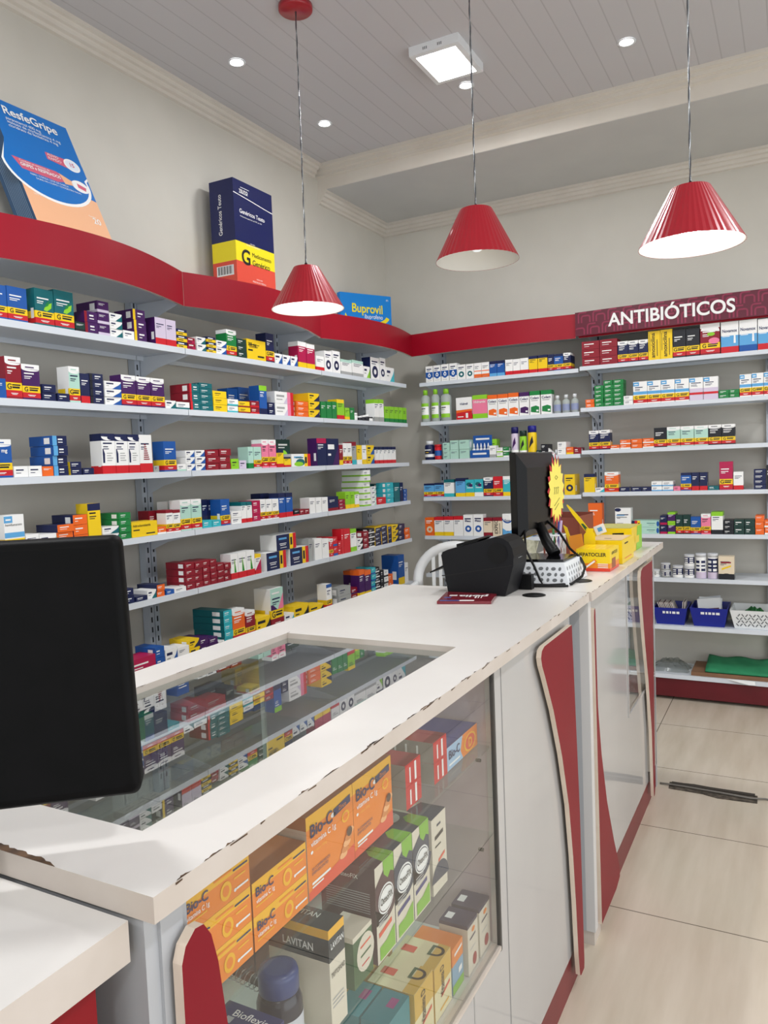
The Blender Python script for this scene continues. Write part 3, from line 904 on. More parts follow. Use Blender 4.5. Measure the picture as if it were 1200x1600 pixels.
KNAME = dict(micellar=('toiletry_bottle', 'bottle', 'clear lime-capped toiletry bottle'), clear=('rubbing_alcohol_bottle', 'bottle', 'small clear bottle with white cap'),
             pillbottle=('pill_bottle', 'bottle', 'dark blue white-capped pill bottle'), redjar=('supplement_jar', 'jar', 'red jar with blue label'),
             aero_purple=('spray_can', 'spray can', 'lilac spray can with navy cap'), aero_green=('spray_can', 'spray can', 'lime spray can with dark cap'),
             aero_yellow=('spray_can', 'spray can', 'yellow spray can with blue cap'), jar=('ointment_jar', 'jar', 'tiny'), can=('formula_can', 'can', 'round'),
             tube=('ointment_tube', 'tube', 'white ointment tube lying down'), droptray=('dropper_display_tray', 'display tray', 'blue printed tray of dropper bottles'))
MESH = {}
ITEMS = """
S1 1.6183 0.0662 0.108 1 0.06 0.006 g:B 
S1 1.687 0.0735 0.111 1 0.06 0.006 g:B 
S1 1.7911 0.0754 0.1229 1 0.06 0.006 g:T side=T a=leaf
S1 1.8695 0.0811 0.1312 1 0.06 0.006 g:T a=leaf
S1 1.9544 0.0419 0.0331 1 0.085 0.006 b:D,X 
S1 1.9978 0.0593 0.0393 2 0.11 0.006 s:P,M 
S1 2.0587 0.0532 0.0416 3 0.11 0.006 b:P,V 
S1 2.1136 0.0602 0.0295 3 0.11 0.006 w:W,T 
S1 2.1782 0.0545 0.0322 1 0.085 0.006 p:W 
S1 2.2354 0.0629 0.0407 3 0.1 0.006 s:P,Y 
S1 2.3471 0.0591 0.1068 1 0.06 0.006 b:V,R side=P
S1 2.4082 0.0571 0.1063 1 0.06 0.006 b:V,R 
S1 2.4694 0.059 0.0258 3 0.11 0.006 q:N,Y 
S1 2.5349 0.0457 0.0248 2 0.11 0.006 q:M,F 
S1 2.5906 0.0574 0.0298 2 0.11 0.006 w:W,T 
S1 2.6574 0.0559 0.0228 3 0.11 0.006 q:N,Y 
S1 2.7158 0.0683 0.0298 2 0.07 0.006 w:W,B 
S1 2.7929 0.0708 0.1181 1 0.06 0.01 g:G,W 
S1 2.8647 0.0676 0.0288 3 0.11 0.006 p:D 
S1 2.9352 0.1445 0.0934 1 0.085 0.006 p:Y t=200_mg
S1 3.0844 0.0643 0.1391 1 0.06 0.006 g:N 
S1 3.1535 0.0615 0.0488 1 0.085 0.006 w:W,B 
S1 3.2216 0.0635 0.0485 1 0.085 0.006 w:W,B 
S1 3.2902 0.0603 0.0486 1 0.085 0.006 w:W,B 
S1 3.3591 0.0748 0.1327 1 0.06 0.006 b:F,Y,W a=none
S1 3.4375 0.0774 0.1291 1 0.06 0.006 b:F,Y,W 
S1 3.5262 0.0804 0.076 1 0.085 0.006 b:W,R 
S1 3.6125 0.0774 0.112 1 0.06 0.006 o:W,N 
S1 3.6959 0.0801 0.1212 1 0.06 0.006 o:W,N 
S1 3.7844 0.118 0.084 1 0.085 0.006 b:W,H,J 
S1 3.9112 0.1265 0.0915 1 0.085 0.006 b:W,H,J 
S1 4.0446 0.0753 0.0679 1 0.085 0.006 w:W,L 
S1 4.1295 0.1126 0.1308 1 0.06 0.006 o:W,N side=N
S1 4.2496 0.0737 0.1387 1 0.06 0.006 o:W,N 
S1 4.3311 0.108 0.0884 1 0.085 0.006 w:W,A 
S2 1.6181 0.0427 0.0625 1 0.06 0.006 p:B 
S2 1.662 0.0585 0.1365 1 0.06 0.006 g:M,W side=M
S2 1.7226 0.068 0.1174 1 0.06 0.006 g:P,W 
S2 1.7969 0.0541 0.028 2 0.11 0.006 p:N 
S2 1.8597 0.0489 0.0285 1 0.085 0.006 p:N 
S2 1.9115 0.0459 0.1267 1 0.06 0.006 g:J,W side=W
S2 1.9605 0.0394 0.1057 1 0.06 0.006 b:N,R side=N
S2 2.0023 0.061 0.0275 4 0.11 0.006 s:N,X 
S2 2.0691 0.0793 0.0292 3 0.11 0.006 w:W,B 
S2 2.1519 0.0733 0.1172 1 0.06 0.006 g:P,W side=P
S2 2.2279 0.0738 0.1165 1 0.06 0.006 g:P,W 
S2 2.3047 0.0732 0.1163 1 0.06 0.006 g:P,W 
S2 2.3819 0.0589 0.0321 1 0.085 0.006 w:W,T 
S2 2.4449 0.0782 0.0294 1 0.085 0.006 b:W,T 
S2 2.5318 0.0605 0.0372 3 0.11 0.006 s:T,R side=M
S2 2.5933 0.0815 0.0239 5 0.11 0.006 p:T 
S2 2.6772 0.0914 0.0302 3 0.11 0.006 p:Y 
S2 2.7736 0.0723 0.0299 2 0.07 0.006 b:W,A 
S2 2.8538 0.0835 0.0273 2 0.07 0.006 b:Y,M 
S2 2.9148 0.076 0.1263 1 0.06 0.12 p:B 
S2 2.9414 0.0657 0.0302 2 0.07 0.006 b:M,R 
S2 2.9963 0.0848 0.1373 1 0.06 0.12 p:B 
S2 3.0114 0.0592 0.1369 1 0.06 0.006 b:B,N,L side=B
S2 3.0808 0.0521 0.0302 2 0.11 0.006 p:N 
S2 3.1375 0.1581 0.0593 2 0.11 0.006 v:W,K,R 
S2 3.32 0.1092 0.0266 3 0.11 0.006 p:O 
S2 3.4344 0.104 0.0426 3 0.11 0.006 w:Y,N 
S2 3.5528 0.0532 0.0886 1 0.06 0.006 p:G 
S2 3.6116 0.0526 0.0917 1 0.06 0.006 p:G 
S2 3.6699 0.0461 0.0945 1 0.06 0.006 p:G 
S2 3.7219 0.077 0.1103 1 0.06 0.006 b:L,R,Y 
S2 3.809 0.0488 0.0668 1 0.06 0.006 b:L,Y 
S2 3.864 0.0478 0.0692 1 0.06 0.006 p:G 
S2 3.916 0.0488 0.0421 1 0.085 0.006 p:W k=jar
S2 3.9776 0.0369 0.0251 1 0.085 0.006 b:X,W k=jar
S2 4.0211 0.0375 0.0309 1 0.085 0.006 b:X,W k=jar
S2 4.0652 0.0381 0.0369 1 0.085 0.006 b:X,W k=jar
S2 4.1101 0.0365 0.0254 1 0.085 0.006 b:W,X k=jar
S2 4.1581 0.0559 0.1336 1 0.06 0.006 b:W,H,L 
S2 4.2187 0.0596 0.137 1 0.06 0.006 b:W,H,L 
S2 4.2928 0.0563 0.0968 1 0.06 0.006 b:L,G 
S2 4.3565 0.0576 0.0987 1 0.06 0.006 b:L,G 
S2 4.4217 0.0538 0.0993 1 0.06 0.006 b:L,G 
S2 4.4833 0.055 0.0998 1 0.06 0.006 b:L,G 
S2 4.5463 0.0508 0.1002 1 0.06 0.006 b:L,G 
S3 1.5797 0.0848 0.124 1 0.06 0.006 g:B,W t=200_mg
S3 1.669 0.0529 0.0358 1 0.085 0.006 p:W 
S3 1.7239 0.0514 0.0358 1 0.085 0.006 p:W 
S3 1.7775 0.044 0.033 1 0.085 0.006 b:O,O 
S3 1.8243 0.0595 0.0346 4 0.12 0.006 s:N,S side=B
S3 1.8936 0.0483 0.0237 2 0.11 0.006 p:N side=Y
S3 1.9474 0.0491 0.0236 1 0.085 0.006 p:N 
S3 2.0381 0.0632 0.1493 1 0.06 0.006 b:W,R,N a=sw
S3 2.103 0.0613 0.1483 1 0.06 0.006 b:W,R,N a=sw
S3 2.1669 0.0563 0.1479 1 0.06 0.006 b:W,R,N a=sw
S3 2.225 0.0659 0.1475 1 0.06 0.006 b:W,R a=tri
S3 2.2967 0.0281 0.0243 1 0.085 0.006 p:H 
S3 2.3554 0.07 0.1229 1 0.06 0.006 g:B side=B
S3 2.4306 0.0505 0.0287 1 0.06 0.006 b:W,J 
S3 2.4854 0.0542 0.0286 3 0.072 0.006 w:W,B 
S3 2.5089 0.027 0.0875 1 0.06 0.08 p:B 
S3 2.5429 0.0594 0.029 3 0.11 0.006 w:W,B 
S3 2.6089 0.0829 0.0293 3 0.11 0.006 p:M 
S3 2.6955 0.0778 0.0306 3 0.11 0.006 p:M 
S3 2.7771 0.0533 0.0462 1 0.085 0.006 p:L 
S3 2.8357 0.0508 0.038 1 0.085 0.006 p:V 
S3 2.9041 0.0386 0.101 1 0.06 0.006 b:J,G 
S3 2.9468 0.0579 0.1011 1 0.06 0.006 g:J 
S3 3.0091 0.0538 0.1361 1 0.06 0.006 g:K,W 
S3 3.0673 0.0583 0.1358 1 0.06 0.006 g:K,W 
S3 3.1301 0.0569 0.0869 1 0.07 0.006 b:Y,R,N 
S3 3.1917 0.057 0.0502 1 0.07 0.006 b:Y,R,N 
S3 3.2323 0.1191 0.1422 1 0.06 0.08 o:D,L 
S3 3.2567 0.1721 0.0649 1 0.072 0.006 v:W,Y,R a=teal
S3 3.4957 0.0947 0.1477 1 0.06 0.006 b:N,N,F side=P
S3 3.5941 0.126 0.1469 1 0.06 0.006 w:N,P,F 
S3 3.7259 0.0376 0.1132 1 0.06 0.006 b:M,Y 
S3 3.7675 0.0443 0.1226 1 0.06 0.006 g:W 
S3 3.8159 0.0473 0.1228 1 0.06 0.006 g:W 
S3 3.8674 0.0482 0.1305 1 0.06 0.006 b:H,A,M 
S3 3.9241 0.0558 0.1117 1 0.06 0.006 b:Y,W 
S3 3.9864 0.0483 0.1119 1 0.06 0.006 b:W,Y 
S3 4.0414 0.0904 0.0561 2 0.11 0.006 w:Y,B 
S3 4.148 0.0443 0.1024 1 0.06 0.006 b:W,R,N 
S3 4.1994 0.0476 0.1025 1 0.06 0.006 b:W,R,N 
S3 4.2542 0.0486 0.1025 1 0.06 0.006 b:W,R,N 
S3 4.3077 0.052 0.1026 1 0.06 0.006 b:W,R,N 
S3 4.3647 0.0557 0.1026 1 0.06 0.006 b:W,R,N 
S4 1.5725 0.0456 0.0472 1 0.085 0.006 p:N 
S4 1.6193 0.073 0.1283 1 0.06 0.006 g:W,W a=blueband t=hemifumarato
S4 1.6957 0.0504 0.0581 1 0.06 0.006 b:W,W 
S4 1.7482 0.0681 0.0532 1 0.085 0.006 w:W,J 
S4 1.8192 0.0684 0.0266 3 0.11 0.006 p:O side=N
S4 1.8907 0.0622 0.0362 3 0.11 0.006 p:O side=N
S4 1.956 0.0574 0.1445 1 0.06 0.006 b:Y,Y,N side=Y
S4 2.0192 0.0769 0.027 2 0.11 0.006 w:W,T 
S4 2.0996 0.0573 0.0251 4 0.11 0.006 p:G side=G
S4 2.1605 0.1356 0.0581 1 0.07 0.006 p:Y t=hidroclorotiazida
S4 2.2971 0.0473 0.0289 1 0.07 0.006 b:O,W 
S4 2.3271 0.0416 0.0917 1 0.06 0.08 p:M 
S4 2.3475 0.0385 0.0942 1 0.05 0.006 g:W,M 
S4 2.3718 0.0468 0.0897 1 0.06 0.08 p:M 
S4 2.388 0.0414 0.0912 1 0.05 0.006 g:W,M 
S4 2.4326 0.063 0.1288 1 0.06 0.006 g:J,W side=W
S4 2.4477 0.0725 0.1227 1 0.06 0.09 p:W 
S4 2.4988 0.063 0.1279 1 0.06 0.006 g:J,W 
S4 2.5663 0.0595 0.0325 1 0.06 0.006 p:A 
S4 2.6295 0.0559 0.0286 1 0.06 0.006 p:A 
S4 2.6375 0.0368 0.12 1 0.06 0.07 b:N,B 
S4 2.6781 0.0395 0.1176 1 0.06 0.07 b:N,B 
S4 2.6883 0.0615 0.1167 1 0.06 0.006 g:B 
S4 2.7224 0.0375 0.115 1 0.06 0.07 b:N,B 
S4 2.7596 0.0709 0.0291 2 0.062 0.006 p:W 
S4 2.8325 0.0369 0.0961 1 0.08 0.006 b:W,R,T 
S4 2.8667 0.0864 0.0927 1 0.085 0.09 b:W,T,T 
S4 2.8725 0.0387 0.0948 1 0.06 0.006 b:W,R,T 
S4 2.9155 0.059 0.0322 3 0.082 0.006 p:F 
S4 2.9773 0.0403 0.1004 1 0.08 0.006 g:W,W 
S4 3.022 0.0471 0.0976 1 0.08 0.006 g:W,W 
S4 3.0736 0.0514 0.0962 1 0.08 0.006 g:W,W 
S4 3.1046 0.0695 0.1226 1 0.06 0.1 p:N 
S4 3.128 0.0558 0.1211 1 0.06 0.006 b:B,R,N 
S4 3.1834 0.0625 0.1187 1 0.06 0.1 p:N 
S4 3.1885 0.0574 0.1197 1 0.06 0.006 b:B,R,N 
S4 3.2573 0.0459 0.0297 1 0.085 0.006 b:X,R 
S4 3.3081 0.0419 0.029 1 0.085 0.006 p:M 
S4 3.3534 0.0427 0.0277 1 0.085 0.006 p:M 
S4 3.4013 0.0524 0.0829 1 0.06 0.006 p:W side=W
S4 3.4608 0.0556 0.0804 1 0.06 0.006 p:W side=W
S4 3.5219 0.0589 0.0788 1 0.06 0.006 p:W 
S4 3.5864 0.1051 0.0769 1 0.085 0.006 b:N,M,N 
S4 3.6993 0.0675 0.0191 3 0.11 0.006 b:M,F 
S4 3.7708 0.0529 0.0971 1 0.06 0.006 b:L,Y 
S4 3.8279 0.0458 0.0945 1 0.06 0.006 b:L,Y 
S4 3.8799 0.0467 0.0918 1 0.06 0.006 b:W,Y,L 
S4 3.9852 0.0824 0.0356 6 0.15 0.006 b:W,L 
S4 4.0811 0.0551 0.0281 4 0.11 0.006 w:W,J 
S4 4.1479 0.1118 0.0408 1 0.06 0.006 p:R 
S4 4.2694 0.0942 0.0321 4 0.072 0.006 p:A 
S4 4.3179 0.0841 0.0304 4 0.11 0.08 p:T 
S4 4.3762 0.0796 0.1245 1 0.06 0.006 p:T 
S4 4.4611 0.0447 0.1219 1 0.06 0.006 p:N 
S4 4.5111 0.0455 0.0257 3 0.11 0.006 p:B 
S5 2.1026 0.0506 0.0292 2 0.11 0.006 p:N 
S5 2.1603 0.0598 0.0188 1 0.085 0.006 p:N 
S5 2.2231 0.0467 0.0343 1 0.085 0.006 w:W,T 
S5 2.2728 0.0425 0.0243 2 0.11 0.006 b:O,O side=N
S5 2.3248 0.0446 0.0178 1 0.085 0.006 p:B 
S5 2.3726 0.0684 0.0192 1 0.085 0.006 p:W 
S5 2.4443 0.0529 0.0286 4 0.11 0.006 b:M,M 
S5 2.4998 0.0491 0.0276 4 0.11 0.006 b:M,M 
S5 2.5525 0.0441 0.0276 4 0.11 0.006 b:M,M 
S5 2.5994 0.0415 0.027 4 0.11 0.006 b:M,M 
S5 2.6437 0.0444 0.0289 3 0.11 0.006 b:M,M 
S5 2.691 0.0425 0.0271 3 0.11 0.006 b:M,M 
S5 2.7384 0.0496 0.1153 1 0.06 0.006 b:W,R a=grn
S5 2.791 0.0582 0.1155 1 0.06 0.006 b:W,R a=grn
S5 2.8523 0.0599 0.1165 1 0.06 0.006 b:W,R a=grn
S5 2.9165 0.0443 0.0926 1 0.06 0.006 b:W,R,Y a=pnk
S5 3.0053 0.1621 0.0868 1 0.1 0.006 v:N,Y,R side=W
S5 3.0921 0.1684 0.0774 1 0.1 0.006 v:N,Y,R side=W z=.0885
S5 3.2037 0.1647 0.086 1 0.1 0.006 v:N,Y,R side=W
S5 3.375 0.0372 0.1187 1 0.12 0.006 p:H 
S5 3.4311 0.0699 0.1126 1 0.1 0.006 p:W 
S5 3.5051 0.0664 0.1036 1 0.1 0.006 p:W 
S5 3.5786 0.0391 0.0974 1 0.06 0.006 g:R,W 
S5 3.6221 0.0428 0.0521 2 0.11 0.006 b:R,B 
S5 3.6694 0.0345 0.0382 2 0.11 0.006 p:R 
S5 3.7084 0.0228 0.1398 1 0.06 0.006 p:R 
S5 3.7343 0.0698 0.136 1 0.06 0.006 b:R,R 
S5 3.8104 0.0655 0.1292 1 0.06 0.006 b:W,L,L 
S5 3.8824 0.0657 0.0334 2 0.11 0.006 w:W,X 
S5 3.9549 0.0642 0.0336 3 0.11 0.006 p:M 
S5 4.0242 0.0694 0.0281 4 0.11 0.006 b:X,W 
S5 4.1042 0.077 0.0273 4 0.11 0.006 b:N,N side=Y
S5 4.1885 0.0757 0.0282 4 0.11 0.006 b:N,N side=Y
S5 4.2718 0.0474 0.0343 3 0.11 0.006 b:N,N side=Y
S5 4.3249 0.0836 0.0363 3 0.11 0.006 w:Y,N 
S5 4.4143 0.0863 0.0349 3 0.11 0.006 p:N 
S5 4.5067 0.0744 0.0357 2 0.11 0.006 p:O 
S6 2.1082 0.1368 0.0642 1 0.085 0.006 p:F 
S6 2.2474 0.0498 0.0426 2 0.11 0.006 p:B side=B
S6 2.3013 0.0682 0.0635 1 0.085 0.006 w:W,B 
S6 2.372 0.0666 0.0558 1 0.085 0.006 b:W,B 
S6 2.4421 0.0637 0.0359 2 0.11 0.006 w:Y,N 
S6 2.5086 0.0557 0.0328 2 0.11 0.006 p:P 
S6 2.5671 0.0564 0.027 2 0.11 0.006 p:P 
S6 2.6284 0.0373 0.0263 1 0.085 0.006 b:W,J 
S6 2.6687 0.0574 0.0309 5 0.18 0.006 p:A side=T
S6 2.7292 0.0879 0.1458 1 0.06 0.006 g:O,W 
S6 2.8213 0.072 0.122 1 0.06 0.006 g:M,W 
S6 2.9022 0.1098 0.0738 1 0.12 0.006 w:Y,X 
S6 3.0214 0.1038 0.1949 1 0.1 0.006 g:J side=W a=gbig
S6 3.1327 0.0791 0.0479 1 0.085 0.006 w:W,A 
S6 3.2128 0.1347 0.0748 1 0.085 0.006 w:Y,X 
S6 3.3555 0.1358 0.0472 1 0.085 0.006 w:Y,X 
S6 3.5264 0.0545 0.139 1 0.06 0.006 g:W,B side=W
S6 3.6531 0.1351 0.0492 2 0.11 0.006 p:H 
S6 3.8168 0.0689 0.0357 2 0.11 0.02 b:M,P 
S6 3.8867 0.0643 0.1666 1 0.06 0.006 b:P,Y,O 
S6 3.9561 0.0734 0.1539 1 0.06 0.006 b:P,Y,O 
S6 4.0364 0.0491 0.0403 4 0.11 0.006 b:A,B 
S6 4.0448 0.0769 0.1368 1 0.06 0.15 b:P,Y,O 
S6 4.089 0.0536 0.0311 5 0.11 0.006 b:X,W 
S6 4.1517 0.042 0.0434 3 0.11 0.006 p:X 
S6 4.1992 0.0502 0.041 3 0.11 0.006 b:W,X 
S6 4.257 0.0571 0.044 2 0.11 0.006 p:O 
S6 4.3921 0.0883 0.1912 1 0.12 0.006 b:B,Y side=B
S6 4.4885 0.0453 0.1305 1 0.06 0.006 p:W 
S7 2.1674 0.0478 0.1041 1 0.06 0.006 b:T,B,W side=G
S7 2.2174 0.0721 0.0891 1 0.06 0.006 p:N 
S7 2.2918 0.0644 0.0225 1 0.085 0.006 p:A 
S7 2.4106 0.1061 0.0354 2 0.1 0.006 p:Q 
S7 2.5219 0.1335 0.026 2 0.1 0.006 p:Q 
S7 2.6569 0.0567 0.076 1 0.06 0.006 b:X,N 
S7 2.6811 0.114 0.0543 1 0.085 0.13 b:X,Y 
S7 2.7179 0.054 0.016 1 0.085 0.006 p:X 
S7 2.835 0.0746 0.028 1 0.085 0.006 b:Y,R 
S7 2.8649 0.1106 0.0987 1 0.085 0.12 g:Z,Y side=Z
S7 2.9127 0.1273 0.0252 4 0.112 0.006 s:Y,N 
L1 -2.1659 0.0507 0.1046 1 0.06 0.006 o:W,B a=drop
L1 -2.1096 0.0502 0.1064 1 0.06 0.006 o:W,B a=drop
L1 -2.0538 0.0519 0.108 1 0.06 0.006 o:W,B a=drop
L1 -1.9953 0.0513 0.1085 1 0.06 0.006 o:W,B a=drop
L1 -1.9408 0.0572 0.0941 1 0.06 0.006 o:W,T 
L1 -1.8792 0.0523 0.0934 1 0.06 0.006 o:W,T 
L1 -1.8237 0.0497 0.0941 1 0.06 0.006 b:W,O a=mid
L1 -1.7719 0.0502 0.094 1 0.06 0.006 b:W,O a=mid
L1 -1.7196 0.0487 0.0949 1 0.06 0.006 b:B,S,N 
L1 -1.6688 0.0503 0.0948 1 0.06 0.006 b:B,S,N 
L1 -1.6134 0.0477 0.0953 1 0.06 0.006 b:W,R 
L1 -1.5636 0.0463 0.0934 1 0.06 0.006 b:W,R 
L1 -1.5154 0.0518 0.095 1 0.06 0.006 b:W,R 
L1 -1.4606 0.0542 0.1018 1 0.06 0.006 b:Y,R,N 
L1 -1.4025 0.0584 0.1024 1 0.06 0.006 b:Y,R,N 
L1 -1.3412 0.0376 0.1001 1 0.06 0.006 g:N 
L1 -1.3017 0.0554 0.098 1 0.06 0.006 g:B,N 
L1 -1.2445 0.0444 0.1002 1 0.1 0.006 g:N,W 
L2 -2.2196 0.0638 0.2117 1 0.06 0.006 x k=micellar
L2 -2.1444 0.0607 0.213 1 0.06 0.006 x k=micellar
L2 -2.0793 0.0765 0.2101 1 0.06 0.006 x k=micellar
L2 -1.9567 0.1102 0.1411 1 0.06 0.006 b:W,R a=hid t=Hidrali
L2 -1.8422 0.0995 0.1487 1 0.06 0.006 b:K,L,L t=Hidramix
L2 -1.7396 0.0646 0.1422 1 0.06 0.006 b:W,W,O a=col t=Colact
L2 -1.6709 0.0678 0.1426 1 0.06 0.006 b:W,W,O a=col t=Colact
L2 -1.6 0.0659 0.1449 1 0.06 0.006 b:W,W,O a=col t=Colact
L2 -1.5291 0.063 0.1434 1 0.06 0.006 b:W,W,P a=col t=Colact
L2 -1.4611 0.0641 0.1456 1 0.06 0.006 b:W,W,G a=col t=Colact
L2 -1.3901 0.0671 0.1456 1 0.06 0.006 b:W,W,G a=col t=Colact
L2 -1.3172 0.048 0.1076 1 0.06 0.006 x k=clear
L2 -1.2644 0.0494 0.1091 1 0.06 0.006 x k=clear
L2 -1.2102 0.048 0.1106 1 0.06 0.006 x k=clear
L3 -2.2076 0.0729 0.1258 1 0.06 0.006 x k=pillbottle
L3 -2.1313 0.0506 0.1001 1 0.06 0.006 x k=redjar
L3 -2.0606 0.0478 0.027 4 0.11 0.006 p:J 
L3 -2.0095 0.0593 0.0608 2 0.11 0.006 b:J,J 
L3 -1.9436 0.0694 0.0605 2 0.11 0.006 b:J,J 
L3 -1.8688 0.1297 0.1457 1 0.06 0.006 x k=droptray
L3 -1.7596 0.0508 0.118 1 0.06 0.07 p:L 
L3 -1.736 0.0439 0.0749 1 0.05 0.006 b:W,H 
L3 -1.6879 0.0404 0.03 2 0.11 0.006 b:W,L 
L3 -1.6444 0.035 0.0315 2 0.11 0.006 b:G,W 
L3 -1.5972 0.0509 0.1851 1 0.06 0.006 x k=aero_purple
L3 -1.5423 0.0493 0.1597 1 0.06 0.006 x k=aero_green
L3 -1.4899 0.0597 0.1873 1 0.06 0.006 x k=aero_yellow
L3 -1.4282 0.0276 0.0322 1 0.06 0.006 p:D 
L3 -1.3967 0.0411 0.0344 2 0.11 0.006 p:X 
L3 -1.3517 0.0533 0.0426 1 0.085 0.006 p:W k=tube
L3 -1.2954 0.0527 0.0385 2 0.11 0.006 p:W 
L3 -1.2399 0.0436 0.0426 1 0.085 0.006 b:O,Y 
L3 -1.1934 0.0442 0.0386 1 0.085 0.006 p:M 
L4 -2.2095 0.0742 0.0906 1 0.06 0.006 g:S,N 
L4 -2.132 0.0664 0.0931 1 0.06 0.006 g:S,N 
L4 -2.0622 0.07 0.1139 1 0.06 0.006 b:W,A,T 
L4 -1.979 0.0678 0.1209 1 0.06 0.006 b:S,Y,N 
L4 -1.9089 0.0605 0.1091 1 0.06 0.006 b:A,Y a=two
L4 -1.8463 0.0588 0.1105 1 0.06 0.006 b:A,W a=two
L4 -1.7833 0.0623 0.1208 1 0.06 0.006 g:N,W 
L4 -1.7178 0.0625 0.125 1 0.06 0.006 g:R 
L4 -1.6522 0.0618 0.1252 1 0.06 0.006 b:A,Y,W 
L4 -1.5874 0.058 0.1254 1 0.06 0.006 b:A,Y,W 
L4 -1.5203 0.0552 0.1275 1 0.06 0.006 g:N 
L4 -1.2566 0.0638 0.1247 1 0.12 0.006 o:Y,N 
L5 -2.2107 0.0652 0.1208 1 0.06 0.006 o:O,C 
L5 -2.142 0.0667 0.1248 1 0.06 0.006 b:W,Y,R 
L5 -2.0719 0.067 0.1267 1 0.06 0.006 b:W,Y,R 
L5 -2.0017 0.0661 0.1286 1 0.06 0.006 b:W,W,R 
L5 -1.9323 0.0663 0.1385 1 0.06 0.006 o:W,B t=Fleet
L5 -1.8627 0.0676 0.1403 1 0.06 0.006 o:W,B t=Fleet
L5 -1.7919 0.0583 0.1179 1 0.06 0.006 b:C,M,M 
L5 -1.7294 0.0628 0.1198 1 0.06 0.006 b:C,C,M tv=EXPEC
L5 -1.6634 0.0672 0.1434 1 0.06 0.006 b:W,B a=eco t=Ecos
L5 -1.5911 0.0602 0.1451 1 0.06 0.006 b:W,B a=eco t=Ecos
L5 -1.5228 0.0604 0.1448 1 0.06 0.006 b:W,B a=eco t=Ecos
R1 -1.1306 0.103 0.0483 3 0.11 0.006 p:M 
R1 -1.0247 0.1008 0.0487 3 0.11 0.006 p:M 
R1 -0.9211 0.0576 0.1236 1 0.06 0.006 g:N,W 
R1 -0.8617 0.0559 0.122 1 0.06 0.006 g:N,W 
R1 -0.803 0.0516 0.1215 1 0.06 0.006 g:N,W 
R1 -0.7486 0.0646 0.1627 1 0.06 0.006 b:Y,Y tv=amoxicilina
R1 -0.6823 0.0646 0.1644 1 0.06 0.006 b:Y,Y tv=amoxicilina
R1 -0.615 0.068 0.1546 1 0.06 0.006 g:X 
R1 -0.5444 0.0705 0.1537 1 0.06 0.006 g:X 
R1 -0.4696 0.1006 0.1696 1 0.06 0.006 g:M,W a=grnpatch
R1 -0.3631 0.0884 0.1684 1 0.06 0.006 b:S,R,W a=nov t=Novamox
R1 -0.2713 0.0883 0.168 1 0.06 0.006 b:S,B,W a=nov t=Novamox
R1 -0.179 0.0841 0.1641 1 0.06 0.006 b:S,R,W a=nov t=Novamox
R2 -1.1155 0.0512 0.0237 2 0.11 0.006 p:O 
R2 -1.0613 0.0526 0.025 5 0.09 0.006 p:G 
R2 -1.0058 0.052 0.0252 6 0.09 0.006 p:G 
R2 -0.9519 0.0571 0.0252 6 0.09 0.006 p:G 
R2 -0.8928 0.0527 0.0261 2 0.11 0.006 p:W 
R2 -0.8373 0.077 0.1292 1 0.06 0.006 g:W a=blueband
R2 -0.7585 0.074 0.1283 1 0.06 0.006 g:W a=blueband
R2 -0.6827 0.0728 0.1276 1 0.06 0.006 g:W a=blueband
R2 -0.6072 0.0743 0.1266 1 0.06 0.006 g:W a=blueband
R2 -0.5303 0.0713 0.1256 1 0.06 0.006 b:W,V a=lil
R2 -0.4564 0.0753 0.1245 1 0.06 0.006 b:W,V a=lil
R2 -0.3786 0.0514 0.0225 2 0.11 0.006 p:G 
R2 -0.3246 0.05 0.0226 2 0.11 0.006 p:G 
R2 -0.2713 0.0576 0.1217 1 0.06 0.006 g:W a=blueband
R2 -0.2113 0.0568 0.1235 1 0.06 0.006 g:W a=blueband
R2 -0.152 0.0553 0.1244 1 0.06 0.006 g:W a=blueband
R3 -1.1006 0.0581 0.1147 1 0.07 0.006 g:N,W 
R3 -1.0396 0.0621 0.116 1 0.07 0.006 g:N,W 
R3 -0.9747 0.0511 0.0246 1 0.085 0.006 b:O,W 
R3 -0.9199 0.0606 0.0265 2 0.11 0.006 b:O,W 
R3 -0.8548 0.0616 0.0272 2 0.11 0.006 b:O,O 
R3 -0.7896 0.0616 0.0274 2 0.11 0.006 b:O,W 
R3 -0.7262 0.0687 0.1113 1 0.06 0.006 g:X 
R3 -0.6549 0.0711 0.1126 1 0.06 0.006 g:J,W 
R3 -0.5812 0.0709 0.112 1 0.06 0.006 g:J,W 
R3 -0.5077 0.0714 0.1114 1 0.06 0.006 g:J,W 
R3 -0.4338 0.0662 0.1117 1 0.06 0.006 g:X,W 
R3 -0.3652 0.0676 0.1111 1 0.06 0.006 g:X,W 
R4 -1.1363 0.0635 0.1102 1 0.06 0.006 b:Y,Y,N 
R4 -1.0699 0.0532 0.0257 1 0.085 0.006 w:W,A 
R4 -1.013 0.0805 0.1179 1 0.06 0.006 g:O,W 
R4 -0.9269 0.0563 0.0256 1 0.085 0.006 p:N 
R4 -0.8596 0.0564 0.0251 1 0.085 0.006 p:N 
R4 -0.7996 0.0521 0.0248 1 0.085 0.006 p:N 
R4 -0.7448 0.0577 0.0281 2 0.11 0.006 b:W,S 
R4 -0.6844 0.0579 0.0278 2 0.11 0.006 b:W,S 
R4 -0.6239 0.0373 0.0241 1 0.085 0.006 p:K 
R4 -0.584 0.0558 0.1008 1 0.06 0.006 g:B,N 
R4 -0.5257 0.0391 0.1011 1 0.06 0.006 b:N,R 
R4 -0.4832 0.0404 0.1008 1 0.06 0.006 b:N,R 
R4 -0.4403 0.0566 0.0236 1 0.085 0.006 p:T 
R4 -0.3796 0.0681 0.1571 1 0.06 0.006 g:F 
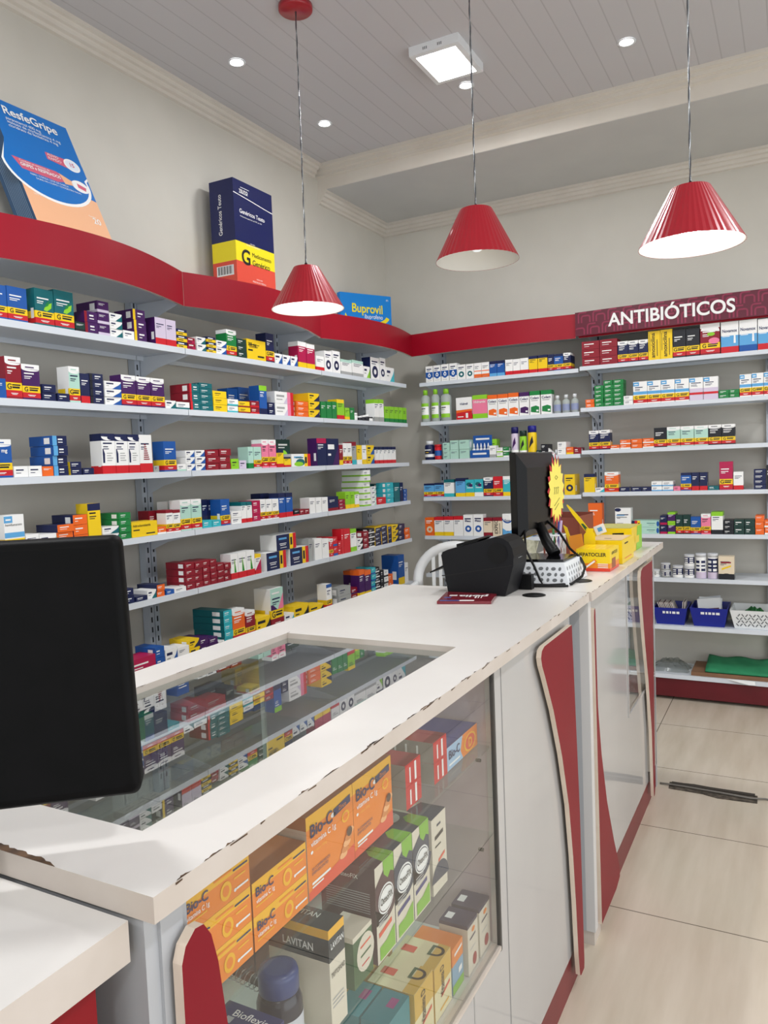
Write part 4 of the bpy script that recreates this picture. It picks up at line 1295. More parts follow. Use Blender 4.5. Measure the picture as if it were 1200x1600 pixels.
R4 -0.3082 0.0494 0.099 1 0.06 0.006 b:W,R 
R4 -0.2061 0.0593 0.0274 4 0.11 0.006 p:N 
R4 -0.1444 0.043 0.1316 1 0.06 0.006 p:X 
R5 -1.115 0.0815 0.1824 1 0.06 0.006 b:O,O 
R5 -0.9928 0.0329 0.0468 1 0.06 0.006 p:R 
R5 -0.9561 0.0909 0.152 1 0.06 0.006 g:W a=gtop
R5 -0.8607 0.1536 0.0388 2 0.11 0.006 u:J,R,Y 
R5 -0.7009 0.038 0.0532 2 0.11 0.006 b:N,F 
R5 -0.6593 0.0412 0.0624 2 0.11 0.006 b:P,L,L 
R5 -0.6147 0.0373 0.1079 1 0.06 0.006 g:D 
R5 -0.5747 0.0379 0.1096 1 0.06 0.006 g:D 
R5 -0.5343 0.0528 0.0985 1 0.06 0.006 g:B 
R5 -0.4789 0.0505 0.1147 1 0.06 0.006 g:K,W 
R5 -0.425 0.0599 0.1253 1 0.1 0.006 b:W,X,L 
R5 -0.3618 0.0509 0.0267 3 0.11 0.006 p:X 
R5 -0.3076 0.0511 0.0409 2 0.11 0.006 p:D 
R5 -0.2532 0.0497 0.0413 2 0.11 0.006 p:D 
R5 -0.2003 0.0428 0.0349 3 0.11 0.006 b:O,O 
R5 -0.1543 0.051 0.0399 2 0.11 0.006 b:O,W 
R6 -0.7544 0.0466 0.0444 1 0.085 0.006 b:H,W k=can
R6 -0.7042 0.0553 0.041 2 0.11 0.006 b:N,H k=can
R6 -0.6419 0.0622 0.0689 1 0.06 0.006 b:N,W k=can
R6 -0.5776 0.0586 0.0675 2 0.11 0.006 b:N,W k=can
R6 -0.5155 0.0613 0.1437 1 0.06 0.006 b:W,V k=can
R6 -0.4515 0.0578 0.145 1 0.06 0.006 b:N,V k=can
R6 -0.3904 0.0807 0.1312 1 0.06 0.006 b:C,X a=mamm
"""


def place_items():
    rows = []
    for ln in ITEMS.strip().split('\n'):
        p = ln.split()
        rows.append((p[0], float(p[1]), float(p[2]), float(p[3]), int(p[4]), float(p[5]), float(p[6]), p[7], dict(x.split('=', 1) for x in p[8:])))
    rows.sort(key=lambda r: (r[0], r[1]))
    col = {}
    for sh, a0, w, h, n, d, ins, style, opt in rows:
        wall, z = SHELF[sh]
        bn = bay_of(sh, a0 + w / 2)
        lvl = LEVEL[int(sh[1])] if sh[0] != 'R' or sh[1] != '8' else 'lowest'
        key = (sh, bn)
        col[key] = col.get(key, 0) + 1
        where = f"{ORD[col[key] - 1]} column, {lvl} shelf, {bn}"
        grp = f"{'cartons' if n == 1 else 'stacked boxes'} on the {lvl} shelf of the {bn}"
        ctr = a0 + w / 2
        for i in range(n):
            zz = z + .0006 + i * (h + .0002) + float(opt.get('z', 0))
            loc = (XS - ins, ctr, zz) if wall == 'side' else (ctr, YS + ins, zz)
            rz = PI / 2 if wall == 'side' else 0.0
            if n > 1 and i:                       # stacked boxes sit a hair out of line
                j = ((i * 37 + col[key] * 13) % 7 - 3) * .0004
                q = ((i * 53 + col[key] * 29) % 9 - 4) * .0007
                loc = (loc[0] + q, loc[1] + j, loc[2]) if wall == 'side' else (loc[0] + j, loc[1] + q, loc[2])
            pos = ('atop others, ' if 'z' in opt else '') if n == 1 else ('top of ' if i == n - 1 else ('bottom of ' if i == 0 else ORD[n - 1 - i] + ' down in '))
            k = opt.get('k')
            if k:
                nm, cat, lk = KNAME[k]
                if k in ('jar', 'can'):
                    cc = [CNAME[x] for x in style.split(':')[1].split(',')]
                    lk = f"{lk} {cc[0]} {'jar' if k == 'jar' else 'can'} with {cc[1] if len(cc) > 1 else 'white'} {'lid' if k == 'jar' else 'base'}"
                t = thing(nm, f"{lk}, {pos}{where}", cat, loc, rz, f"{cat}s on the {lvl} shelf of the {bn}")
                mk = (k, style, round(w, 4), round(h, 4))
                if mk not in MESH:
                    MESH[mk] = [(pn, m.data(pn)) for pn, m in container(k, w, h * .998, opt, style)]
                for pn, me in MESH[mk]:
                    o = bpy.data.objects.new(pn, me)
                    o.parent = t
                    C.objects.link(o)
                if k == 'droptray':
                    for q in range(5):
                        bt = thing('dropper_bottle', f"white dropper bottle, {ORD[q]} in the blue display tray on the end wall", 'bottle',
                                   (ctr - w * .38 + q * w * .19, YS + ins + .03, z + .0035), 0, 'dropper bottles in the blue tray')
                        if 'dropper' not in MESH:
                            m1, m2 = MB(), MB()
                            m1.lathe([(.009, 0), (.010, .003), (.010, .055), (.005, .06)], (0, 0, 0), M_white, 14)
                            m2.lathe([(.0065, .06), (.0065, .072), (.002, .092)], (0, 0, 0), M_white, 12)
                            MESH['dropper'] = (m1.data('bottle_body'), m2.data('nozzle'))
                        for pn, me in zip(('bottle_body', 'nozzle'), MESH['dropper']):
                            o = bpy.data.objects.new(pn, me); o.parent = bt; C.objects.link(o)
                continue
            mk = (style, round(w, 4), round(h, 4), round(d, 3), str(sorted(opt.items())))
            if mk not in MESH:
                MESH[mk] = carton(style, w, h - (.0008 if n > 1 else 0), d, opt, hash((round(w * 1e4), round(h * 1e4), len(style)))).data('carton')
            nm = 'pill_box' if n > 1 else ('medicine_carton' if h > w * 1.15 else 'ointment_box')
            o = bpy.data.objects.new(nm, MESH[mk])
            o.location = loc
            o.rotation_euler = (0, 0, rz)
            C.objects.link(o)
            tag(o, f"{look(style, opt)}, {pos}{where}", 'medicine box', grp)


place_items()

# ------------------------------------------------------------------ oversized display cartons on the shelving roof
ZT = 2.2105


def big_carton(name, label, w, h, d, loc, rz, front, side, bands, tilt=0.0, deco=None, top=None):
    b = MB()
    x0, x1 = -w / 2, w / 2
    for v0, v1, f, s in bands:
        b.poly([(x0, 0, v0 * h), (x1, 0, v0 * h), (x1, 0, v1 * h), (x0, 0, v1 * h)], f)
        b.poly([(x1, 0, v0 * h), (x1, d, v0 * h), (x1, d, v1 * h), (x1, 0, v1 * h)], s)
        b.poly([(x1, d, v0 * h), (x0, d, v0 * h), (x0, d, v1 * h), (x1, d, v1 * h)], s)
        b.poly([(x0, d, v0 * h), (x0, 0, v0 * h), (x0, 0, v1 * h), (x0, d, v1 * h)], s)
    b.poly([(x0, 0, h), (x1, 0, h), (x1, d, h), (x0, d, h)], bands[-1][3])
    b.poly([(x0, d, 0), (x1, d, 0), (x1, 0, 0), (x0, 0, 0)], bands[0][3])
    if deco:
        deco(b, w, h, d)
    o = b.build(name)
    o.location = loc
    o.rotation_euler = (tilt, 0, rz)
    return tag(o, label, 'display carton', 'oversized display cartons on the shelving roof')


def FF(b, w, h, lay, pts, m):
    b.poly([(-w / 2 + u * w, -.0004 - .0002 * lay, v * h) for u, v in pts], m)


F = FF


def ell(cu, cv, ru, rv, n=24, a0=0.0, a1=2 * PI):
    return [(cu + ru * math.cos(a0 + (a1 - a0) * i / n), cv + rv * math.sin(a0 + (a1 - a0) * i / n)) for i in range(n)]


M_rb = mat('cold_carton_blue', '0f6fc0', .3); M_rbd = mat('cold_carton_side', '1d4468', .4); M_pe = mat('cold_carton_peach', 'eeb58c', .35)
M_pk = mat('cold_carton_rose', 'cf5f78', .35)


def deco_cold(b, w, h, d):
    F = lambda b, w, h, lay, pts, m: FF(b, w, h, lay, [(u, .20 + .80 * v) for u, v in pts], m)
    F(b, w, h, 0, [(0, -.33), (1, -.33), (1, .30), (0, .42)], M_pe)
    F(b, w, h, 1, [(0, .62)] + [(u, v) for u, v in ell(.42, .42, .56, .262, 24, PI, 2 * PI + .35)] + [(1, .5), (1, .62)], M_wink)
    F(b, w, h, 2, [(0, .63)] + [(u, v) for u, v in ell(.42, .43, .53, .248, 24, PI, 2 * PI + .35)] + [(1, .52), (1, .63)], M_rb)
    F(b, w, h, 3, [(.0, .475), (.55, .475), (.66, .44), (.64, .40), (.52, .375), (.08, .385)], M_pk)
    F(b, w, h, 4, [(.58, .47), (.74, .43), (.74, .39), (.62, .38)], M_pe)
    F(b, w, h, 4, ell(.84, .405, .12, .055), M_wink); F(b, w, h, 5, [(.80, .43), (.92, .41), (.90, .375), (.80, .39)], M_pk)
    F(b, w, h, 3, [(.50, .64), (.78, .64), (.78, .555), (.50, .575)], M_pk); F(b, w, h, 4, ell(.84, .60, .11, .058), M_wink); F(b, w, h, 5, ell(.84, .60, .09, .047), mat('clock_face', 'dfe7f2', .4))
    T = lambda s, u, v, sz, m, al='l', wd=None, bo=.0: b.text(s, (-w / 2 + u * w, -.0022, (.20 + .80 * v) * h), (1, 0, 0), (0, 0, 1), .84 * sz * h, m, bo, al, wd)
    T('ResfeGripe', .13, .872, .070, M_wink, 'l', .84 * w, .018)
    T('paracetamol 400 mg', .13, .822, .024, M_wink, 'l', .60 * w); T('maleato de clorfeniramina 4 mg', .13, .79, .024, M_wink, 'l', .8 * w); T('cloridrato de fenilefrina 4 mg', .13, .758, .024, M_wink, 'l', .76 * w)
    T('ALÍVIO', .52, .612, .022, M_wink, 'l'); T('RÁPIDO', .52, .58, .022, M_wink, 'l'); T('15', .84, .585, .034, M_pk, 'c', None, .02)
    T('Combate os sintomas de', .08, .448, .017, M_wink); T('GRIPES e RESFRIADOS', .08, .412, .026, M_wink, 'l', .5 * w, .02)
    T('FEBRE • CORIZA • DOR DE CABEÇA', .16, .352, .014, M_wink); T('DORES NO CORPO • CONGESTÃO NASAL', .22, .325, .014, M_wink)
    T('20', .82, .07, .05, M_wink, 'l', None, .01); T('Contém', .78, .125, .014, M_wink); T('USO ORAL', .1, .17, .014, M_wink)
    for i in range(9):                                     # fine print on the narrow side
        y0 = d * (.14 + .08 * i)
        b.poly([(-w / 2 - .0006, y0 + .002, .08 * h), (-w / 2 - .0006, y0, .08 * h), (-w / 2 - .0006, y0, .62 * h), (-w / 2 - .0006, y0 + .002, .62 * h)], mat('fine_print', '7f95ab', .5))


TH = math.atan(.457)
big_carton('display_carton', 'big blue and peach cold medicine carton leaning back above the near side bay', .335, .612, .090, (-2.252, 2.008, ZT + .0385), PI / 2, None, None,
           [(0, 1, M_rb, M_rbd)], -TH, deco_cold)
M_tn = mat('generics_navy', '101a52', .3); M_ty = mat('generics_yellow', 'f0dc1e', .35); M_tr = mat('generics_red', 'dd4e3c', .35)


def deco_generic(b, w, h, d):
    F = lambda b, w, h, lay, pts, m: FF(b, w, h, lay, [(u, .25 + .75 * v) for u, v in pts], m)
    T = lambda s, u, v, sz, m, al='l', wd=None, bo=.0: b.text(s, (-w / 2 + u * w, -.0014, (.20 + .80 * v) * h), (1, 0, 0), (0, 0, 1), .75 * sz * h, m, bo, al, wd)
    pts = [(i / 12, .862 - .055 * math.sin(i / 12 * PI * .5) + .012 * math.sin(i / 12 * PI)) for i in range(13)]
    F(b, w, h, 0, [(u, v - .004) for u, v in pts] + [(u, v + .004) for u, v in pts[::-1]], M_wink)
    T('TEUTO', .14, .892, .030, M_wink, 'l', .28 * w, .02)
    F(b, w, h, 0, [(.18, .934), (.40, .934), (.40, .939), (.18, .939)], M_wink); F(b, w, h, 0, [(.14, .878), (.36, .878), (.36, .883), (.14, .883)], M_wink)
    T('Genéricos Teuto', .13, .700, .042, M_wink, 'l', .78 * w, .012)
    T('Medicamentos genéricos Lei 9.787, de 1999', .14, .665, .014, M_wink, 'l', .74 * w)
    T('USO ORAL', .36, .435, .012, M_wink); T('USO ADULTO E PEDIÁTRICO', .26, .415, .012, M_wink)
    T('G', .24, .235, .145, M_ink, 'c', None, .02)
    T('Medicamento', .40, .325, .042, M_ink, 'l', .52 * w); T('Genérico', .40, .245, .055, M_ink, 'l', .54 * w, .008)
    T('VENDA SOB', .56, .115, .013, M_wink, 'c'); T('PRESCRIÇÃO MÉDICA', .56, .085, .016, M_wink, 'c', .42 * w)
    x = -w / 2 - .001
    b.text('Genéricos Teuto', (x, d * .52, .745 * h), (0, 0, 1), (0, 1, 0), d * .15, M_wink, .012, 'c', .30 * h)
    b.poly([(x, d * .84, (.25 + .045) * h), (x, d * .12, (.25 + .045) * h), (x, d * .12, (.25 + .12) * h), (x, d * .84, (.25 + .12) * h)], M_wink)
    for i in range(16):
        y = d * (.18 + .04 * i)
        b.poly([(x - .0004, y + d * (.008 + .012 * (i * 7 % 3)), (.25 + .055) * h), (x - .0004, y, (.25 + .055) * h), (x - .0004, y, (.25 + .115) * h), (x - .0004, y + d * (.008 + .012 * (i * 7 % 3)), (.25 + .115) * h)], M_ink)


big_carton('display_carton', 'tall navy display carton with a yellow G band standing above the middle side bay', .316, .655, .147, (-2.40, 3.219, ZT), PI / 2, None, None,
           [(0, .40, M_tr, M_tr), (.40, .545, M_ty, M_ty), (.545, 1, M_tn, M_tn)], 0, deco_generic)
M_bb = mat('ibuprofen_blue', '0d7fd0', .3)


def deco_ibu(b, w, h, d):
    T = lambda s, u, v, sz, m, al='l', wd=None, bo=.0: b.text(s, (-w / 2 + u * w, -.0014, v * h), (1, 0, 0), (0, 0, 1), sz * h, m, bo, al, wd)
    T('Buprovil', .22, .655, .16, M_ty, 'l', .60 * w, .018); T('ibuprofeno', .46, .55, .08, M_wink, 'l', .36 * w)
    o = ell(.52, .60, .44, .20, 20, PI, 2 * PI)
    i_ = ell(.50, .625, .40, .165, 20, PI, 2 * PI)
    F(b, w, h, 0, o + i_[::-1], M_ty)
    F(b, w, h, 1, ell(.5, .36, .05, .06), M_tr); T('m', .9, .90, .05, M_wink)


ang = math.atan2(.343, .188)
big_carton('display_carton', 'blue ibuprofen display carton with yellow name above the corner side bay', .39, .345, .035, (-2.462, 4.462, ZT), ang, None, None,
           [(0, 1, M_bb, M_bb)], 0, deco_ibu)

# ------------------------------------------------------------------ counters
ZT1 = 1.062


def chips(b, pts_fn, y0, y1, seed, n, z, zb=None):
    """worn-through laminate along a front edge: irregular brown slivers on the top and the edge band"""
    rnd = random.Random(seed)
    for i in range(n):
        y = rnd.uniform(y0, y1)
        l = rnd.uniform(.008, .05)
        k = 7
        top = [(y + l * j / k, rnd.uniform(.001, .0045) * math.sin(PI * (j + .3) / (k + .6))) for j in range(k + 1)]
        P = [pts_fn(yy, 0) for yy, _ in top] + [pts_fn(yy, dd) for yy, dd in top[::-1]]
        P = [(x, yy, z + .0003) for x, yy in P]
        a = Vector((0, 0, 0))
        for q in range(len(P)):
            a += Vector(P[q]).cross(Vector(P[(q + 1) % len(P)]))
        b.poly(P if a.z > 0 else P[::-1], M_chip)


def plate(name, parent, prof, x0=-.537, th=.022):
    """cut-out red board with a cream edge standing in front of the counter; prof = [(y, z)]"""
    prof = [(y * .524 / .514, max(.04, 1.45 - (1.45 - z) * .524 / .514)) for y, z in prof]
    b = MB()
    b.prism([(x0, y, z) for y, z in prof], (th, 0, 0), M_edge, side=M_edge, end=M_red)
    zm = max(z for y, z in prof)
    yt = [y for y, z in prof if z > zm - .06]
    yc = .3 * min(yt) + .7 * max(yt)
    b.box(-.545, x0, yc - .004, yc + .006, zm - .10, zm - .06, M_cream)
    yt = [y for y, z in prof if z < .2]
    yc = .3 * min(yt) + .7 * max(yt)
    b.box(-.545, x0, yc - .004, yc + .006, .09, .13, M_cream)
    return b.build(name, parent)


ctA = thing('display_counter', 'white topped counter with glass top and glass front full of vitamin boxes', 'counter', (-.84, 1.36, 0), group='shop counters')
OA = Vector(ctA.location)


def rel(o, root):
    o.location = -Vector(root.location)
    return o


X0, X1, Y0, Y1 = -1.150, -.522, .497, 2.190
HX0, HX1, HY0, HY1 = -1.060, -.630, .590, 1.472
b = MB()
for (xa, xb, ya, yb) in ((X0, X1, Y0, HY0), (X0, X1, HY1, Y1), (X0, HX0, HY0, HY1), (HX1, X1, HY0, HY1)):
    b.poly([(xa, ya, ZT1), (xb, ya, ZT1), (xb, yb, ZT1), (xa, yb, ZT1)], M_top)
    b.poly([(xa, yb, ZT1 - .026), (xb, yb, ZT1 - .026), (xb, ya, ZT1 - .026), (xa, ya, ZT1 - .026)], M_inner)
for p, q in (((X1, Y0), (X1, Y1)), ((X0, Y0), (X1, Y0)), ((X1, Y1), (X0, Y1)), ((X0, Y1), (X0, Y0))):
    b.poly([(*p, ZT1 - .026), (*q, ZT1 - .026), (*q, ZT1), (*p, ZT1)], M_cream)
for p, q in (((HX0, HY0), (HX1, HY0)), ((HX1, HY0), (HX1, HY1)), ((HX1, HY1), (HX0, HY1)), ((HX0, HY1), (HX0, HY0))):
    b.poly([(*q, ZT1 - .026), (*p, ZT1 - .026), (*p, ZT1), (*q, ZT1)], M_cream)
chips(b, lambda y, d: (X1 - d * .8, y), Y0, Y1, 4, 26, ZT1)
chips(b, lambda y, d: (HX0 + d * .8, y), HY0, HY1, 9, 8, ZT1)
wr = random.Random(5)
tp = [(-.800 + .145 * i / 24, Y0 + .0005 + (.011 * math.sin(PI * i / 24) ** .6) * (.55 + .45 * wr.random())) for i in range(25)]
b.poly([(x, Y0, ZT1 + .0003) for x, _ in (tp[0], tp[-1])] + [(x, y, ZT1 + .0003) for x, y in tp[::-1]], M_chip)
rnd = random.Random(8)
for i in range(22):                                      # dark scuffs where the edge band is knocked
    y, l = rnd.uniform(Y0, Y1), rnd.uniform(.006, .03)
    z = ZT1 - rnd.uniform(0, .002)
    b.poly([(X1 + .0004, y, z - rnd.uniform(.001, .0035)), (X1 + .0004, y + l, z - rnd.uniform(.0005, .002)), (X1 + .0004, y + l, z), (X1 + .0004, y, z)], M_chip)
rel(b.build('countertop', ctA), ctA)
b = MB(); b.box(HX0 + .001, HX1 - .001, HY0 + .001, HY1 - .001, ZT1 - .018, ZT1 - .012, M_glass_top); rel(b.build('glass_top', ctA), ctA)
b = MB(); b.box(-.551, -.545, .562, 1.444, .452, 1.034, M_glass); rel(b.build('front_glass', ctA), ctA)
b = MB(); b.box(-.575, -.545, .505, .562, .0, 1.036, M_post); b.box(-.545, -.541, .522, .552, .0, 1.036, M_post); rel(b.build('corner_post', ctA), ctA)
b = MB(); b.box(-1.13, -.575, .505, .517, 0, 1.036, M_post); rel(b.build('end_panel', ctA), ctA)
b = MB()                                                  # pale laminate front beside and below the pane
b.box(-.562, -.545, 1.452, 2.045, .10, 1.036, M_panel); b.box(-.562, -.545, .562, 1.452, .10, .446, M_panel)
rel(b.build('front_panel', ctA), ctA)
b = MB()
b.box(-.548, -.541, 1.444, 1.452, .44, 1.036, mat('dark_seal', '4a4743', .6)); b.box(-.560, -.540, .562, 1.444, .444, .452, M_cream)
b.box(-.5452, -.5445, 1.30, 1.304, .10, .44, mat('seam', '9c9a97', .6)); b.box(-.5452, -.5435, 1.50, 1.502, .10, 1.03, mat('seam', '9c9a97', .6))
rel(b.build('pane_trim', ctA), ctA)
b = MB(); b.box(-.60, -.548, .505, 2.10, 0, .098, noisy('plinth_red', '6e1c22', '7c242a', 6, .4)); rel(b.build('plinth', ctA), ctA)
b = MB(); b.box(-1.14, -1.12, .517, 1.46, .0, .56, M_inner); b.box(-1.14, -1.12, 1.46, 2.18, .0, 1.036, M_inner); rel(b.build('back_panel', ctA), ctA)
b = MB(); b.box(-1.12, -.562, 1.455, 1.472, .446, 1.036, mat('inner_divider', 'b9a8ad', .4)); rel(b.build('divider', ctA), ctA)  # mauve reflection on this panel is put into its base colour
b = MB(); b.box(-1.13, -.60, 2.06, 2.18, 0, 1.036, M_post); b.box(-.60, -.562, 2.045, 2.12, 0, 1.036, M_post); rel(b.build('far_end_panel', ctA), ctA)
b = MB(); b.box(-1.12, -.552, .517, 1.455, .435, .4490, M_inner); rel(b.build('case_floor', ctA), ctA)
ZS1, ZS2 = .868, .686
for z in (ZS1, ZS2):
    b = MB(); b.box(-1.10, -.556, .530, 1.452, z - .006, z, M_glass_shelf)
    s = rel(b.build('glass_shelf', ctA), ctA)
    for yy in (1.395,):
        k = MB(); k.lathe([(.0035, -.006), (.0035, .004)], (-.557, yy, z - .010), M_ink, 10, ax='x'); k.build('shelf_pin', s)
A1 = [(1.962, 1.016), (1.715, 1.016), (1.695, 1.010), (1.687, .996), (1.694, .975), (1.715, .945), (1.776, .847), (1.839, .715), (1.891, .566), (1.919, .42), (1.936, .277), (1.948, .141), (1.960, .074), (1.972, .058), (1.990, .052), (2.004, .062), (2.008, .08), (1.998, .5)]
plate('wave_panel', ctA, [(y - 0.0, z) for y, z in A1][::-1], -.536, .012).location = -OA
A0 = [(.520, .06), (.520, .985), (.526, 1.000), (.540, 1.010), (.552, 1.008), (.562, .992), (.570, .96), (.580, .88), (.600, .75), (.635, .6), (.68, .43), (.74, .27), (.80, .14), (.81, .08), (.78, .06)]
plate('wave_panel', ctA, A0[::-1], -.536, .012).location = -OA

# second counter, with an open glazed case
ctB = thing('display_counter', 'white topped counter further along, carrying yellow cartons and the second monitor', 'counter', (-.73, 2.86, 0), group='shop counters')
OB = Vector(ctB.location)
YB0, YB1, XB1 = 2.194, 3.530, -.515
b = MB()
b.box(-.935, XB1, YB0, YB1, ZT1 - .026, ZT1, M_cream, top=M_top, bottom=M_inner)
chips(b, lambda y, d: (XB1 - d, y), YB0, YB1 - .05, 21, 16, ZT1)
b.box(-.548, -.527, YB0 - .0004, YB0 + .0004, ZT1 - .007, ZT1 - .001, M_chip)
rel(b.build('countertop', ctB), ctB)
b = MB(); b.box(-.64, -.556, YB0 + .012, YB0 + .030, .045, 1.036, M_post); b.box(-.556, -.530, YB0 + .012, YB0 + .045, .045, 1.036, mat('pale_post', 'cfcdcb', .4)); rel(b.build('corner_post', ctB), ctB)
b = MB(); b.box(-.920, -.64, YB0 + .012, YB0 + .030, .045, 1.036, M_post); rel(b.build('end_panel', ctB), ctB)
b = MB(); b.box(-.562, -.545, YB0 + .045, 2.836, .10, 1.036, M_panel); b.box(-.562, -.545, 2.836, 3.44, .10, .492, M_panel); rel(b.build('front_panel', ctB), ctB)
b = MB(); b.box(-.551, -.545, 2.856, 3.43, .500, 1.034, M_glass); rel(b.build('front_glass', ctB), ctB)
b = MB(); b.box(-.554, -.542, 2.838, 2.854, .492, 1.036, M_panel); b.box(-.554, -.542, 2.854, 3.43, .492, .500, M_panel); rel(b.build('pane_trim', ctB), ctB)
b = MB(); b.box(-.60, -.548, YB0 + .03, 3.44, 0, .098, MATS['plinth_red']); rel(b.build('plinth', ctB), ctB)
b = MB(); b.box(-.915, -.552, YB0 + .03, 3.44, .48, .492, M_inner); rel(b.build('case_floor', ctB), ctB)
b = MB(); b.box(-.575, -.545, 3.43, 3.46, .0, 1.036, M_post); b.box(-.920, -.90, 3.43, 3.46, .0, 1.036, M_post); b.box(-.90, -.575, 3.44, 3.458, 0, .492, M_post); rel(b.build('far_frame', ctB), ctB)
b = MB(); b.prism([(-.60, YB0 + .02, .0), (-.535, YB0 + .02, 0), (-.535, YB0 + .10, 0), (-.60, YB0 + .10, 0)], (0, 0, .045), M_cream); rel(b.build('foot', ctB), ctB)
B1 = [(2.201, .030), (2.192, .040), (2.178, .99), (2.183, 1.008), (2.193, 1.012), (2.198, 1.0), (2.199, .867), (2.203, .719), (2.236, .565), (2.295, .397), (2.38, .236), (2.452, .118), (2.458, .08), (2.40, .045)]
plate('wave_panel', ctB, [(y + .03, z) for y, z in B1][::-1], -.536, .012).location = -OB
B2 = [(3.20, 1.020), (2.98, 1.020), (2.945, 1.012), (2.932, .99), (2.938, .93), (3.00, .73), (3.06, .569), (3.115, .352), (3.13, .144), (3.14, .05), (3.165, .045), (3.18, .1)]
plate('wave_panel', ctB, [(y + .03, z) for y, z in B2][::-1], -.536, .012).location = -OB

# lower return counter nearest the camera
ctC = thing('service_counter', 'lower white topped counter with red front below the glass counter, monitor on it', 'counter', (-.9, .1, 0), group='shop counters')
OC = Vector(ctC.location)
ZC1 = 1.034
b = MB()
b.box(-1.35, -.553, -.75, .494, ZC1 - .040, ZC1, M_cream, top=M_top, bottom=M_inner)
chips(b, lambda y, d: (-.553 - d * .6, y), -.2, .48, 31, 4, ZC1)
rel(b.build('countertop', ctC), ctC)
M_redp = noisy('red_counter_front', '7c0c16', '83101a', 3, .45, spec=.2)
b = MB(); b.box(-.585, -.5625, -.75, .398, .0, ZC1 - .041, M_redp); b.box(-.585, -.5620, .400, .460, .0, ZC1 - .041, M_redp); rel(b.build('front_panel', ctC), ctC)
b = MB(); b.box(-1.33, -.62, -.75, -.73, 0, ZC1 - .041, M_redp); b.box(-1.33, -.62, .45, .468, 0, ZC1 - .041, M_post); rel(b.build('side_panel', ctC), ctC)

# ------------------------------------------------------------------ what stands in the glass counter
CT = dict(o='e0862a', o2='d3702a', y='e7b02a', r='c93a30', dk='2b2f44', wn='353a5e', pl='4a2b36')
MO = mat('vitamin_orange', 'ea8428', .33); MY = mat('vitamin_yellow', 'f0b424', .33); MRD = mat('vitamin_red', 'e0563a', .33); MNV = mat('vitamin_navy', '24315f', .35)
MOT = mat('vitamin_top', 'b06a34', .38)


def case_box(name, label, y0, y1, xf, dep, z, h, bands, deco=None, group=None, near=None, top=None):
    """carton with its front at x = xf (towards the customer); bands = [(v0, v1, front, side)]"""
    b = MB()
    w = y1 - y0
    x0, x1 = -w / 2, w / 2
    for v0, v1, f, s in bands:
        b.poly([(x0, 0, v0 * h), (x1, 0, v0 * h), (x1, 0, v1 * h), (x0, 0, v1 * h)], f)
        for q in ([(x1, 0, v0 * h), (x1, dep, v0 * h), (x1, dep, v1 * h), (x1, 0, v1 * h)], [(x1, dep, v0 * h), (x0, dep, v0 * h), (x0, dep, v1 * h), (x1, dep, v1 * h)], [(x0, dep, v0 * h), (x0, 0, v0 * h), (x0, 0, v1 * h), (x0, dep, v1 * h)]):
            b.poly(q, s)
    b.poly([(x0, 0, h), (x1, 0, h), (x1, dep, h), (x0, dep, h)], top or bands[-1][3])
    b.poly([(x0, dep, 0), (x1, dep, 0), (x1, 0, 0), (x0, 0, 0)], bands[0][3])
    if deco:
        deco(b, w, h, dep)
    o = b.build(name, None, (xf, (y0 + y1) / 2, z + .0006), PI / 2)
    return tag(o, label, 'supplement box', group or 'supplement boxes in the glass counter')


def TT(b, w, h):
    return lambda s, u, v, sz, m, al='l', wd=None, bo=.0: b.text(s, (-w / 2 + u * w, -.0012, v * h), (1, 0, 0), (0, 0, 1), sz * h, m, bo, al, wd)


def deco_bioc(b, w, h, d):
    T = TT(b, w, h)
    T('Bio-C', .05, .56, .26, MNV, 'l', .36 * w, .015)
    T('vitamina C 1g', .05, .36, .13, M_wink, 'l', .32 * w, .01)
    F(b, w, h, 0, [(.05, .24), (.34, .24), (.34, .28), (.05, .28)], MY); F(b, w, h, 1, ell(.62, .38, .085, .26), MY); F(b, w, h, 2, ell(.62, .38, .05, .15), MO)
    F(b, w, h, 1, [(.45, .82), (.72, .82), (.72, .87), (.45, .87)], MO); F(b, w, h, 1, [(.74, .76), (.97, .76), (.97, .81), (.74, .81)], MNV)
    F(b, w, h, 1, [(.75, .52), (.93, .52), (.93, .57), (.75, .57)], MY); F(b, w, h, 1, [(.78, .2), (.97, .2), (.97, .26), (.78, .26)], M_wink); F(b, w, h, 1, ell(.76, .22, .02, .05, 12), M_wink)


